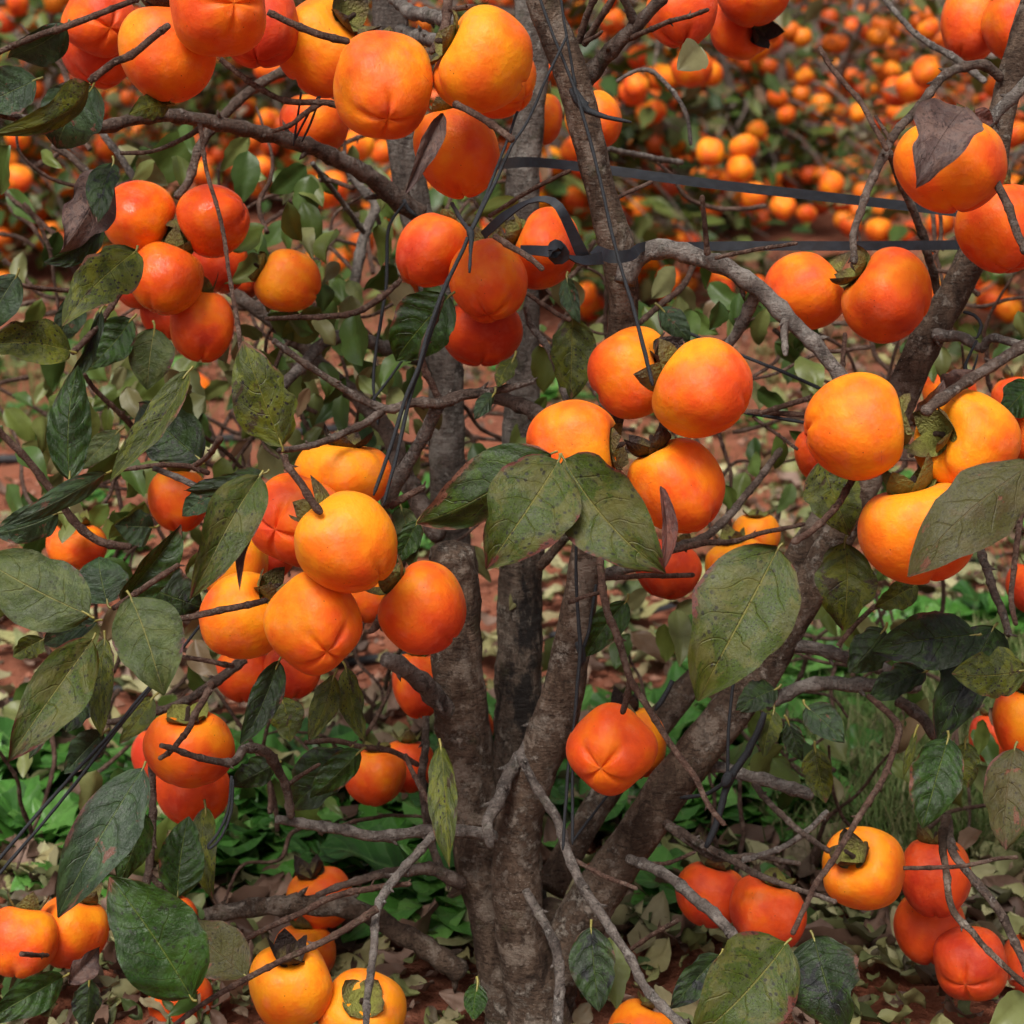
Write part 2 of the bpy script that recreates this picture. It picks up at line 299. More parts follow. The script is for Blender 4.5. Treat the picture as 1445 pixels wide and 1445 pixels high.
# ------------------------------------------------------------------ curve tools
def resample(pts, step):
    """pts: list of (Vector, radius) -> Catmull-Rom resampled"""
    out = []; n = len(pts)
    for i in range(n - 1):
        p0, p1, p2, p3 = pts[max(i - 1, 0)], pts[i], pts[i + 1], pts[min(i + 2, n - 1)]
        k = max(2, int((p2[0] - p1[0]).length / step))
        for j in range(k):
            t = j / k; t2, t3 = t * t, t * t * t
            q = .5 * ((2 * p1[0]) + (p2[0] - p0[0]) * t + (2 * p0[0] - 5 * p1[0] + 4 * p2[0] - p3[0]) * t2 + (3 * p1[0] - p0[0] - 3 * p2[0] + p3[0]) * t3)
            out.append((q, p1[1] + (p2[1] - p1[1]) * t))
    out.append(pts[-1]); return out
TUBES = [0]
def tube(mb, pts, seg=8, step=None, rough=.0, nfreq=60, wob=0.0, endr=.55, nodes=0.0, knots=()):
    TUBES[0] += 1; tr = random.Random(TUBES[0] * 13 + 5)
    rmean = sum(p[1] for p in pts) / len(pts)
    step = step or max(rmean * .9, .0025)
    pts = resample(pts, step); n = len(pts)
    seed = tr.uniform(0, 100)
    C = []
    for i, (p, r) in enumerate(pts):
        if wob:
            q = p * 34 + Vector((seed, 0, 0)); p = p + noise.noise_vector(q) * wob * r + noise.noise_vector(q * 3.1) * wob * r * .35
        C.append((p, r))
    vs, fs = [], []
    tprev = (C[1][0] - C[0][0]).normalized(); nrm = tprev.orthogonal().normalized()
    dist = 0; nd = .018 + tr.random() * .012; nextn = nd * tr.random()
    buds = []
    for i, (p, r) in enumerate(C):
        t = (C[min(i + 1, n - 1)][0] - C[max(i - 1, 0)][0]).normalized()
        nrm = (nrm - t * nrm.dot(t)).normalized(); bn = t.cross(nrm)
        if i: dist += (C[i][0] - C[i - 1][0]).length
        rr = r
        if nodes:
            if dist > nextn:
                buds.append((p.copy(), t.copy(), nrm.copy(), bn.copy(), r)); nextn = dist + nd * tr.uniform(.6, 1.6)
            for bp, *_ in buds[-1:]:
                rr *= 1 + .22 * math.exp(-((p - bp).length / (r * 1.0)) ** 2)
        if i == n - 1: rr *= endr
        for j in range(seg):
            a = 2 * math.pi * j / seg; dv = nrm * math.cos(a) + bn * math.sin(a)
            q = p + dv * rr
            if rough:
                q += dv * r * rough * (noise.noise(q * nfreq) + .5 * noise.noise(q * nfreq * 2.7) + .25 * noise.noise(q * nfreq * 7))
            for kp, kr, kh in knots:
                dd = (q - kp).length / kr
                if dd < 2: q += dv * kh * (math.exp(-((dd - .75) / .3) ** 2) - 1.1 * math.exp(-(dd / .45) ** 2))
            vs.append(q)
    for i in range(n - 1):
        for j in range(seg):
            k = (j + 1) % seg; fs.append((i * seg + j, i * seg + k, (i + 1) * seg + k, (i + 1) * seg + j))
    vs.append(C[0][0]); vs.append(C[-1][0] + (C[-1][0] - C[-2][0]).normalized() * C[-1][1] * .25)
    for j in range(seg):
        k = (j + 1) % seg; fs.append((len(vs) - 2, k, j)); fs.append((len(vs) - 1, (n - 1) * seg + j, (n - 1) * seg + k))
    mb.add(vs, fs)
    if nodes:
        for bp, t, a, b, r in buds:
            if tr.random() < nodes:
                an = tr.uniform(0, 6.28); dv = (a * math.cos(an) + b * math.sin(an))
                dr = (dv + t * .8).normalized(); L = r * tr.uniform(1.0, 2.3) + .0012; e1 = dr.orthogonal().normalized(); e2 = dr.cross(e1)
                br = r * .4; o = bp + dv * r * .6; ring = [o + (e1 * math.cos(x) + e2 * math.sin(x)) * br for x in (0, 1.26, 2.51, 3.77, 5.03)]
                ring2 = [o + dr * L * .6 + (e1 * math.cos(x) + e2 * math.sin(x)) * br * .8 for x in (0, 1.26, 2.51, 3.77, 5.03)]
                mb.add(ring + ring2 + [o + dr * L], [(i, (i + 1) % 5, 5 + (i + 1) % 5, 5 + i) for i in range(5)] + [(5 + i, 5 + (i + 1) % 5, 10) for i in range(5)])
def pxpath(pts, d0, d1):
    """[(x,y,r_px)] with depth running d0 -> d1 along the path"""
    L = [0]
    for a, b in zip(pts, pts[1:]): L.append(L[-1] + math.hypot(b[0] - a[0], b[1] - a[1]))
    out = []
    for p, l in zip(pts, L):
        d = d0 + (d1 - d0) * l / L[-1]; out.append((P(p[0], p[1], d), p[2] * d / F))
    return out

# ------------------------------------------------------------------ GROUND and hill
def gheight(x, y):
    q = Vector((x, y, 0))
    return .018 * noise.noise(q * 1.7) + .010 * noise.noise(q * 6) + .0055 * noise.noise(q * 17) + (.003 * noise.noise(q * 43) if y < 5 else 0)
mb = MB()
ys = []; y = -3.0
while y < 60: ys.append(y); y += .025 if .9 < y < 4 else (.06 if 4 <= y < 8 else (.2 if y < 14 else 1.5))
xs = []; x = -40.0
while x < 40.01: ax = abs(x); xs.append(x); x += .03 if -1.2 <= x < 1.2 else (.08 if -2.4 <= x < 2.4 else (.5 if ax < 8 else 4))
vs = [(x, y, gheight(x, y) * (1 if .5 < y < 15 else .5)) for y in ys for x in xs]; nx = len(xs)
fs = [(j * nx + i, j * nx + i + 1, (j + 1) * nx + i + 1, (j + 1) * nx + i) for j in range(len(ys) - 1) for i in range(nx - 1)]
mb.add(vs, fs); tag(link('ground', mb.mesh('ground'), M_SOIL), kind='structure')
mb = MB(); n = 90; vs = []
for j in range(30):
    for i in range(n + 1):
        x = -60 + 120 * i / n; t = j / 29; y = 24 + 34 * t
        z = -.3 + 9 * (t ** .8) + 1.0 * noise.noise(Vector((x * .12, y * .2, 3))) * t + .35 * noise.noise(Vector((x * .6, y * .6, 3)))
        vs.append((x, y, z))
mb.add(vs, [(j * (n + 1) + i, j * (n + 1) + i + 1, (j + 1) * (n + 1) + i + 1, (j + 1) * (n + 1) + i) for j in range(29) for i in range(n)])
tag(link('hill', mb.mesh('hill'), M_HILL), kind='structure')

# ------------------------------------------------------------------ persimmon meshes (unit radius, calyx towards +Z)
def fruit_mesh(name, nth, nph, seed, grooves=4, depth=.06, lobe=.02, dent=.12, dw=.40, cleft=0):
    r = random.Random(seed); vs = []; ph0 = r.random() * 6
    lop = [r.uniform(-.08, .08) for _ in range(4)]
    for i in range(nth + 1):
        th = math.pi * i / nth
        for j in range(nph):
            ph = 2 * math.pi * j / nph
            s, c = math.sin(th), math.cos(th)
            rho = (abs(s) ** .93); z = (abs(c) ** .95) * (1 if c > 0 else -1)
            # broad shoulders, slightly narrower towards the tip
            rho *= 1.0 + .05 * c - .03 * c * c
            z -= dent * math.exp(-(th / dw) ** 2)
            tip = math.pi - th
            z += .07 * math.exp(-(tip / .16) ** 2)
            g = abs(math.cos(grooves * .5 * (ph + ph0))) ** 14
            gk = depth * g * math.exp(-((tip - .30) / .42) ** 2)
            rad = 1 + lobe * math.cos(grooves * (ph + ph0) + math.pi) * s ** 2 - gk
            rad += lop[0] * s * math.cos(ph) * c + lop[1] * s * math.sin(ph) * c + .4 * lop[2] * math.cos(2 * ph) * s
            q = Vector((rho * math.cos(ph), rho * math.sin(ph), z)) * rad
            if cleft: rad_ = cleft * math.exp(-((math.atan2(math.sin(ph - ph0), math.cos(ph - ph0))) / .28) ** 2) * math.exp(-((th - .75) / .6) ** 2); q *= 1 - rad_
            q *= 1 + .03 * noise.noise(q * 1.6 + Vector((seed * 7.1, 0, 0)))
            vs.append(q)
    fs = []
    for i in range(nth):
        for j in range(nph):
            k = (j + 1) % nph; fs.append((i * nph + j, (i + 1) * nph + j, (i + 1) * nph + k, i * nph + k))
    m = MB(); m.add(vs, fs); me = m.mesh(name)
    bm = bmesh.new(); bm.from_mesh(me); bmesh.ops.remove_doubles(bm, verts=bm.verts, dist=1e-4); bm.to_mesh(me); bm.free()
    me.polygons.foreach_set('use_smooth', [True] * len(me.polygons)); me.materials.append(M_FRUIT)
    return me
FM = [fruit_mesh('persimmon', 48, 64, s, 4, dp, lb, dn) for s, dp, lb, dn in ((1, .08, .04, .22), (2, .06, .025, .26), (3, .11, .055, .20), (4, .07, .035, .3), (5, .09, .05, .22))]
FDENT = (.22, .26, .20, .30, .22)
FM2 = [fruit_mesh('persimmon', 48, 64, s, 4, .07, .03, .36, .52, cl) for s, cl in ((21, .10), (22, .13))]
FL = [fruit_mesh('distant_persimmon', 14, 18, s, 4, .06, .05, .18) for s in (11, 12)]
def calyx_mesh(name, seed, lift):
    r = random.Random(seed); m = MB()
    for k in range(4):
        a0 = k * math.pi / 2 + r.uniform(-.12, .12); L = r.uniform(.44, .60); W = r.uniform(.30, .38); cu = lift * r.uniform(.5, 1.5); tw = r.uniform(-.3, .3)
        vs = []; nu, nv = 8, 7
        for j in range(nv + 1):
            t = j / nv; hw = W * (math.sin(math.pi * min(1, (.22 + .78 * t))) ** .6) * (1 if t < 1 else .15)
            for i in range(nu + 1):
                u = i / nu * 2 - 1
                rr = .05 + (L - .05) * t; zz = .03 + .09 * t + cu * t ** 3 + .10 * u * u * t * (1 if r.random() > .15 else 1.4) + tw * u * hw * t + .03 * noise.noise(Vector((u * 2 + seed, t * 4, k)))
                q = Vector((rr, u * hw, zz)); q.rotate(Matrix.Rotation(a0, 3, 'Z')); vs.append(q)
        m.add(vs, [(j * (nu + 1) + i, j * (nu + 1) + i + 1, (j + 1) * (nu + 1) + i + 1, (j + 1) * (nu + 1) + i) for j in range(nv) for i in range(nu)])
    me = m.mesh(name); me.materials.append(M_CAL); return me
CM = [calyx_mesh('calyx', 3, .10), calyx_mesh('calyx', 8, .28), calyx_mesh('calyx', 12, .42)]
def stem_mesh():
    m = MB(); tube(m, [(Vector((0, 0, -.05)), .11), (Vector((.02, 0, .12)), .075), (Vector((.06, .02, .3)), .065), (Vector((.12, .03, .45)), .08)], 8, .06); me = m.mesh('stem'); me.materials.append(M_TWIG); return me
SM = stem_mesh()

# ------------------------------------------------------------------ FRONT TREE
tree = empty('persimmon_tree', (P(745, 1450, 1.75).x, P(745, 1450, 1.75).y, 0))
tag(tree, 'near multi-stemmed persimmon tree with spotted leaves and mottled grey-brown bark', 'tree')
TO = tree.location.copy()
def part(name, mb, mat, label=None, parent=None, smooth=True):
    mb.v = [tuple(Vector(q) - TO) for q in mb.v]
    o = link(name, mb.mesh(name, smooth), mat, parent or tree)
    if label: o['label'] = label
    return o
def trunk(pts, d0, d1, mat, knots=(), rough=.13, label=None, seg=28):
    mb = MB(); tube(mb, pxpath(pts, d0, d1), seg, .005, rough, 44, .05, .8, 0, knots)
    return part('trunk', mb, mat, label)
# stems: [(x, y, radius)] in photo pixels, depth at base and top
kn = lambda x, y, d, r=.012, h=.011: (P(x, y, d) - FWD * .023, r, h)
trunk([(760, 1520, 84), (748, 1430, 60), (752, 1370, 64), (772, 1320, 48), (795, 1280, 26)], 1.76, 1.72, M_TRUNK, (), .16)
trunk([(736, 1500, 46), (716, 1400, 36), (697, 1300, 35), (672, 1180, 37), (657, 1060, 38), (647, 960, 36), (643, 860, 35), (640, 785, 34), (640, 768, 30)], 1.74, 1.66, M_TRUNK,
      (kn(652, 1000, 1.70), kn(640, 800, 1.67, .014, .004), kn(690, 1250, 1.71, .009, .004)), .10, 'grey pruned stem with a round knot and a sawn top')
trunk([(770, 1470, 44), (748, 1380, 40), (733, 1290, 36), (728, 1200, 33), (745, 1110, 33), (785, 1010, 31), (808, 910, 27), (824, 810, 23), (834, 730, 21), (852, 640, 20), (872, 520, 20), (880, 430, 21), (869, 345, 25), (848, 270, 21), (826, 180, 23), (806, 105, 24), (776, 30, 23), (752, -40, 22)], 1.70, 1.52, M_TRUNK,
      (kn(838, 275, 1.56, .006, .003), kn(800, 1330, 1.7, .01, .004)), .08)
trunk([(760, 1400, 30), (728, 1150, 30), (730, 1000, 32), (733, 900, 32), (736, 800, 30), (740, 748, 29)], 1.86, 1.80, M_TRUNKS, (kn(745, 760, 1.8, .012, .004),), .12, 'dark stem with black stains')
trunk([(690, 1180, 24), (650, 900, 26), (634, 720, 26), (630, 600, 26), (628, 510, 25), (612, 400, 23), (592, 320, 23), (572, 220, 24), (556, 100, 25), (546, -40, 25)], 2.0, 1.84, M_BACK, (), .09)
trunk([(740, 1100, 24), (738, 760, 26), (735, 640, 27), (738, 530, 24), (737, 400, 23), (738, 260, 24), (748, 150, 21), (753, 60, 23), (742, -40, 22)], 2.02, 1.84, M_BACK, (), .09)
trunk([(785, 1375, 38), (822, 1295, 36), (878, 1210, 31), (945, 1112, 31), (1010, 1030, 30), (1070, 950, 29), (1122, 865, 27), (1167, 785, 25), (1195, 730, 24), (1250, 610, 23), (1302, 490, 24), (1350, 405, 22), (1386, 320, 21), (1406, 200, 20), (1424, 120, 19), (1452, 20, 18), (1475, -40, 18)], 1.70, 1.60, M_TRUNK,
      (kn(1362, 412, 1.63, .008, .004), kn(890, 1125, 1.69, .007, .003), kn(980, 1000, 1.68, .007, .003)), .08)
trunk([(1060, 930, 17), (1095, 850, 20), (1130, 785, 22), (1165, 725, 18), (1200, 660, 14)], 1.74, 1.72, M_TRUNK, (), .08, None, 18)
trunk([(775, 1255, 24), (825, 1165, 20), (870, 1095, 21), (925, 1025, 22), (990, 950, 17)], 1.77, 1.85, M_TRUNK, (), .08, None, 18)

# branches and twigs: (points, depth start, depth end, material)
BR = [
 ([(592,304,15),(565,285,14),(520,250,12),(450,212,11),(380,190,10),(300,172,10),(240,163,9.5),(190,168,9),(150,178,9),(103,187,8)],1.82,1.56,'b'),
 ([(100,187,6),(60,172,7),(20,166,6),(-30,150,6)],1.58,1.5,'b'),
 ([(249,280,5),(266,255,6),(277,221,6.5),(293,191,7),(318,163,7),(346,133,7),(399,102,7),(470,85,7),(540,70,8)],1.72,1.78,'b'),
 ([(884,400,16),(890,375,14),(903,360,14),(930,352,13),(975,360,12),(1020,375,12),(1060,400,12),(1100,435,12),(1140,475,11),(1175,520,10),(1203,556,10)],1.54,1.52,'g'),
 ([(1068,412,9),(1045,460,8),(1022,494,6)],1.54,1.58,'g'),
 ([(998,358,4.5),(995,320,3.5),(991,276,3.5)],1.52,1.49,'t'),
 ([(1010,364,3),(1060,353,3),(1125,343,2.6)],1.51,1.46,'t'),
 ([(1108,450,6),(1106,475,5),(1108,502,4)],1.51,1.5,'g'),
 ([(385,480,4),(414,502,5),(461,533,5),(502,558,5.5),(544,577,6),(585,569,7),(621,569,8),(655,556,8),(696,552,6),(755,536,4)],1.52,1.6,'b'),
 ([(544,577,6),(505,602,5.5),(447,627,5),(392,636,4)],1.56,1.48,'b'),
 ([(623,571,5),(610,544,5),(596,510,5),(601,480,5),(614,452,5),(625,418,3.5)],1.58,1.52,'t'),
 ([(618,574,10),(599,613,9),(580,646,9),(560,682,10),(545,715,10)],1.58,1.64,'g'),
 ([(290,385,8),(346,425,9),(392,458,10),(433,494,10),(469,530,10),(505,560,10),(527,585,11),(549,616,12),(575,680,13),(620,760,14)],1.95,1.8,'b'),
 ([(370,568,7),(419,524,8),(452,488,8),(475,475,9),(502,477,9),(540,490,9),(620,520,9)],1.72,1.95,'g'),
 ([(483,216,5),(505,258,6),(530,291,7),(513,332,7),(502,388,8),(494,427,8),(480,480,8)],2.05,2.0,'g'),
 ([(441,230,3.5),(466,263,4),(488,293,4),(515,328,4)],1.9,2.0,'g'),
 ([(375,450,3),(447,447,4),(502,441,4.5),(538,419,4.5),(566,394,3.5)],1.62,1.72,'t'),
 ([(282,175,3.5),(293,244,3),(313,316,3),(324,388,3),(335,455,3.4),(341,500,3.4)],1.5,1.42,'t'),
 ([(277,657,4),(296,640,4),(312,618,4.5)],1.5,1.45,'t'),
 ([(-10,600,5),(33,643,5),(61,679,5.5),(86,710,5.5),(119,749,6),(150,766,6),(185,770,5)],1.55,1.6,'t'),
 ([(25,401,3),(58,407,3.5),(111,410,3),(195,410,3.5)],1.6,1.7,'t'),
 ([(190,375,4),(155,436,4.5),(125,475,4.5),(103,499,4)],1.7,1.55,'t'),
 ([(119,527,3),(138,555,3.5),(166,580,4),(200,620,5),(230,650,5)],1.7,1.8,'t'),
 ([(165,664,3),(221,657,3.5),(263,657,4),(295,668,4)],1.55,1.6,'t'),
 ([(216,661,4),(249,674,4.5),(295,693,5)],1.5,1.5,'g'),
 ([(160,858,4),(172,851,4),(208,827,4.5),(252,797,4)],1.46,1.5,'t'),
 ([(225,877,4.5),(263,872,4.5),(304,863,5),(378,847,4.5)],1.40,1.40,'t'),
 ([(241,925,3),(280,930,3.5),(330,940,4)],1.6,1.6,'t'),
 ([(345,930,7),(299,966,7),(263,988,6),(200,1010,5),(150,1020,4)],1.7,1.62,'b'),
 ([(300,964,5),(280,999,5),(263,1032,4.5),(244,1057,4),(225,1070,3.5)],1.56,1.42,'t'),
 ([(227,1052,4),(244,1057,4),(277,1068,4.5),(327,1076,6),(346,1057,7),(374,1060,7.5),(392,1085,7),(403,1110,6),(412,1152,6)],1.42,1.56,'b'),
 ([(390,1156,6),(433,1164,7),(488,1172,7.5),(530,1181,8),(585,1174,8),(641,1172,8.5),(708,1181,9)],1.56,1.66,'g'),
 ([(618,1170,6),(588,1206,6.5),(558,1242,6.5),(535,1275,6.5),(529,1308,6),(527,1350,5.5),(519,1399,5.5),(515,1460,5)],1.58,1.36,'g'),
 ([(532,1284,6),(469,1322,5),(405,1352,4.5),(350,1380,4.5),(300,1408,4),(245,1447,3.5)],1.46,1.38,'t'),
 ([(290,1291,11),(350,1282,12),(405,1275,13),(475,1280,13),(530,1294,13),(571,1319,14),(613,1344,14),(652,1375,15)],1.72,1.74,'k'),
 ([(340,1328,3.5),(419,1291,4.5),(475,1264,4.5),(538,1251,4.5),(580,1248,3)],1.56,1.52,'t'),
 ([(447,1264,4),(516,1239,6),(558,1230,7),(585,1228,8),(613,1228,9),(655,1250,10)],1.62,1.68,'b'),
 ([(601,1010,5),(599,1060,5.5),(596,1100,6),(602,1156,6),(612,1200,6),(625,1235,6)],1.72,1.70,'b'),
 ([(545,930,11),(571,944,12),(599,966,13),(622,990,14),(645,1010,15)],1.60,1.68,'g'),
 ([(764,1020,10),(741,1057,9),(717,1093,9),(702,1134,9),(688,1160,8),(693,1195,6)],1.66,1.60,'g'),
 ([(736,1068,6),(755,1109,6.5),(778,1142,6.5),(791,1170,7),(802,1206,7),(819,1244,7),(844,1286,7),(872,1327,6.5),(894,1363,6.5),(916,1402,6.5),(972,1455,7)],1.62,1.45,'g'),
 ([(742,1256,6),(764,1294,7),(786,1344,7),(790,1391,7.5),(786,1460,8)],1.64,1.58,'g'),
 ([(813,1214,3.5),(852,1236,3.5),(899,1255,3)],1.56,1.5,'t'),
 ([(847,750,5.5),(847,797,5.5),(855,855,5.5),(872,899,5.5),(888,955,5),(905,985,5),(935,1032,4.5),(963,1075,4.5),(982,1100,4.5),(999,1136,4),(1023,1164,3.5)],1.48,1.42,'t'),
 ([(889,957,4),(884,985,4.5),(879,1006,4.5)],1.45,1.47,'t'),
 ([(803,850,3),(825,842,3),(848,836,3)],1.46,1.48,'t'),
 ([(946,775,7),(993,758,6),(1027,730,5.5),(1049,703,5.5),(1075,670,5),(1102,634,4.5)],1.62,1.74,'b'),
 ([(946,777,5),(993,767,4.5),(1032,764,4),(1071,753,3.5),(1136,739,3)],1.62,1.66,'t'),
 ([(840,818,7),(872,806,8),(903,796,8),(946,777,7)],1.68,1.62,'g'),
 ([(852,816,3.5),(910,813,4),(980,812,3.5)],1.56,1.6,'t'),
 ([(762,800,7),(791,764,7),(815,728,7)],1.74,1.7,'k'),
 ([(1183,912,4),(1211,877,3.5),(1253,841,3.2),(1280,815,3)],1.6,1.58,'t'),
 ([(1110,908,9),(1156,916,9),(1203,931,9),(1260,950,8)],1.66,1.66,'g'),
 ([(1080,996,9),(1128,971,9),(1170,964,10),(1211,967,10),(1300,968,9)],1.68,1.66,'g'),
 ([(1225,982,4),(1255,1007,5),(1269,1029,5),(1261,1060,4.5),(1247,1097,4.5),(1228,1128,4.5),(1200,1172,4.5),(1178,1211,4.5),(1150,1250,4.5),(1136,1280,4),(1118,1318,4)],1.56,1.38,'t'),
 ([(1268,990,8),(1300,1010,8),(1318,1042,7)],1.64,1.6,'b'),
 ([(1378,755,6),(1388,791,6),(1402,833,6),(1416,866,5.5),(1423,895,5)],1.62,1.5,'b'),
 ([(1446,695,5),(1438,742,4.5),(1431,800,4),(1427,847,4),(1434,882,3.5)],1.5,1.46,'t'),
 ([(1375,727,2.6),(1410,738,2.6),(1450,748,2.6)],1.55,1.5,'t'),
 ([(1336,1150,7),(1330,1189,6),(1336,1233,5),(1344,1283,5),(1372,1316,5),(1399,1347,4.5),(1450,1392,4)],1.5,1.40,'k'),
 ([(1338,1158,7),(1344,1200,6),(1372,1239,6),(1408,1283,6),(1433,1330,6),(1450,1370,6)],1.5,1.40,'b'),
 ([(1275,1225,3),(1327,1224,3.2),(1363,1221,3),(1405,1212,3),(1437,1210,2.6)],1.42,1.42,'t'),
 ([(975,1076,8),(1027,1084,8),(1045,1091,8),(1100,1107,9),(1145,1123,8)],1.70,1.66,'g'),
 ([(1065,1105,5),(1084,1131,4.5),(1122,1167,4.5),(1170,1202,4)],1.66,1.56,'b'),
 ([(1168,1145,4),(1136,1175,4.5),(1100,1197,4.5),(1048,1214,4.5)],1.6,1.58,'g'),
 ([(925,1150,6),(963,1175,6),(999,1197,6),(1046,1222,5),(1073,1236,5),(1111,1250,4),(1180,1273,3.5)],1.68,1.52,'b'),
 ([(940,1165,5),(975,1190,5),(1010,1212,4.5),(1060,1208,4),(1130,1218,3.5)],1.66,1.6,'b'),
 ([(888,1212,7),(921,1225,7.5),(949,1242,8),(982,1269,8),(1010,1294,8),(1032,1316,8),(1058,1348,8)],1.62,1.46,'g'),
 ([(886,1342,3),(921,1319,3.5),(957,1299,3.5)],1.6,1.56,'t'),
 ([(900,1218,3.5),(940,1218,3),(982,1202,2.5)],1.62,1.6,'t'),
 ([(1412,110,7),(1388,91,7),(1358,94,7),(1330,108,6.5),(1314,127,6),(1290,158,6),(1266,185,6),(1250,213,6),(1230,257,6),(1214,299,5.5),(1205,332,5),(1205,372,5)],1.60,1.46,'b'),
 ([(1455,110,9),(1427,141,8.5),(1403,165,8),(1388,185,6)],1.52,1.52,'g'),
 ([(1156,66,3.2),(1178,102,3.8),(1211,138,4),(1233,177,4),(1252,212,4)],1.52,1.5,'t'),
 ([(1236,163,2.4),(1247,182,2.6),(1258,200,3)],1.54,1.52,'t'),
 ([(1255,215,5),(1277,274,5),(1297,315,6),(1308,357,6),(1322,405,6),(1335,440,6)],1.56,1.68,'b'),
 ([(1406,255,6),(1424,293,6),(1433,324,6),(1450,358,6)],1.42,1.40,'b'),
 ([(1245,-5,4),(1283,39,4),(1311,61,4.5),(1344,80,5),(1390,115,5)],1.9,1.72,'g'),
 ([(1450,484,8),(1405,513,8),(1355,544,8),(1303,582,8)],1.46,1.40,'b'),
 ([(1318,472,9),(1358,475,7),(1385,491,6),(1399,477,6),(1450,488,6)],1.62,1.56,'g'),
 ([(1189,530,3.5),(1191,500,3.5),(1193,470,3.5)],1.56,1.56,'t'),
 ([(1072,583,3.5),(1111,571,4),(1145,562,4)],1.6,1.6,'t'),
 ([(1050,580,4),(1090,583,4),(1140,586,4)],1.62,1.6,'t'),
 ([(1062,588,2.5),(1095,612,2.5),(1126,634,2.5)],1.62,1.6,'t'),
 ([(1205,675,5),(1178,716,5),(1147,747,5),(1118,766,4.5)],1.46,1.42,'t'),
 ([(902,456,4),(935,427,4.5),(966,400,4.5),(980,370,4)],1.7,1.8,'t'),
 ([(680,552,9),(700,560,10),(733,571,10),(762,586,11),(800,600,11),(850,640,12)],1.74,1.62,'b'),
 ([(741,433,5),(750,461,5),(772,488,5),(786,522,5),(800,566,5)],1.66,1.66,'g'),
 ([(744,414,3),(783,441,3.5),(805,452,3)],1.68,1.6,'t'),
 ([(878,60,4),(910,44,4),(949,30,3.6),(1000,14,3)],1.54,1.42,'t'),
 ([(825,112,13),(833,102,12),(855,78,11),(883,50,10),(910,22,9),(940,-10,8)],1.56,1.50,'b'),
 ([(817,60,5),(827,25,5),(841,-10,5)],1.55,1.52,'t'),
 ([(824,62,5),(845,28,5),(870,-10,5)],1.55,1.5,'t'),
 ([(894,32,7),(888,15,6),(876,-10,6)],1.52,1.5,'b'),
 ([(825,60,3),(840,52,3),(850,44,2.5)],1.54,1.52,'t'),
 ([(862,284,3),(890,270,3),(919,257,3)],1.56,1.6,'t'),
 ([(858,209,4),(908,221,4.5),(962,230,4)],1.9,2.0,'g'),
 ([(690,305,3),(750,268,3.2),(805,240,3)],1.6,1.56,'t'),
 ([(698,334,4.5),(736,357,4.5),(752,368,4),(766,380,4)],1.44,1.40,'t'),
 ([(-10,77,4),(55,50,4.5),(94,36,5),(133,22,4.5),(195,-1,4)],1.45,1.40,'t'),
 ([(127,116,5),(158,91,5.5),(188,75,5.5),(240,35,5)],1.40,1.38,'t'),
 ([(169,216,3),(216,213,3),(257,197,3.5),(284,180,4)],1.56,1.58,'t'),
 ([(125,150,5),(147,191,5),(169,221,5),(193,256,5)],1.9,1.9,'g'),
 ([(75,204,5),(105,227,5),(130,248,5)],1.9,1.9,'b'),
 ([(310,83,4),(346,111,4),(386,136,4),(411,143,4.5),(461,144,4.5),(485,155,4)],1.58,1.6,'t'),
 ([(455,145,4),(430,160,4),(412,175,3.5),(385,185,3)],1.6,1.58,'t'),
 ([(378,17,4.5),(414,33,5),(455,50,5.5),(493,60,5)],1.36,1.38,'t'),
 ([(641,147,5),(679,166,5),(704,183,5),(725,199,5)],1.40,1.38,'t'),
 ([(552,-6,9),(580,17,9),(613,24,9),(640,30,9)],1.8,1.62,'g'),
 ([(565,45,9),(596,53,9),(625,62,8)],1.8,1.6,'g'),
 ([(632,-10,7),(630,28,7),(620,55,6),(608,75,5)],1.5,1.46,'t'),
 ([(636,14,4),(652,12,4),(670,9,3.5)],1.46,1.44,'t'),
 ([(404,640,3),(405,655,5),(425,683,5.5),(443,712,5.5),(455,725,5)],1.40,1.40,'t'),
 ([(549,716,5),(575,700,5),(600,686,4.5)],1.6,1.6,'t'),
 ([(536,868,4),(530,885,5),(520,892,4)],1.56,1.56,'t'),
 ([(430,1048,3.5),(470,1045,4),(505,1052,4),(553,1060,4),(590,1080,4)],1.62,1.66,'t'),
 ([(573,1065,3),(580,1085,3.5),(595,1115,3.5),(608,1137,3)],1.6,1.55,'t'),
 ([(405,1110,3.5),(425,1094,3.2),(452,1078,2.6)],1.55,1.52,'t'),
 ([(602,1160,4),(606,1120,4)],1.7,1.7,'b'),
 ([(213,1070,5),(216,1150,5.5),(212,1210,6),(205,1255,6)],1.62,1.6,'b'),
 ([(205,1230,4),(240,1262,5),(280,1300,5),(300,1320,4)],1.66,1.66,'k'),
 ([(30,1346,4),(50,1347,3.4),(68,1348,3)],1.38,1.42,'t'),
 ([(870,115,2.6),(899,100,3),(921,102,3.4),(949,127,3.4),(969,163,3),(975,204,2.6)],1.85,1.8,'g'),
]
BM = {'b': M_BRANCH, 'g': M_GREY, 't': M_TWIG, 'k': M_TRUNK}
for pts, d0, d1, k in BR:
    r = max(p[2] for p in pts); mb = MB()
    tube(mb, pxpath(pts, d0, d1), 14 if r > 8 else 9, None, .14 if r > 6 else .10, 90 if r > 6 else 160, .38 if r < 7 else .28, .7, .55)
    part('branch' if r > 6.4 else 'twig', mb, BM[k])

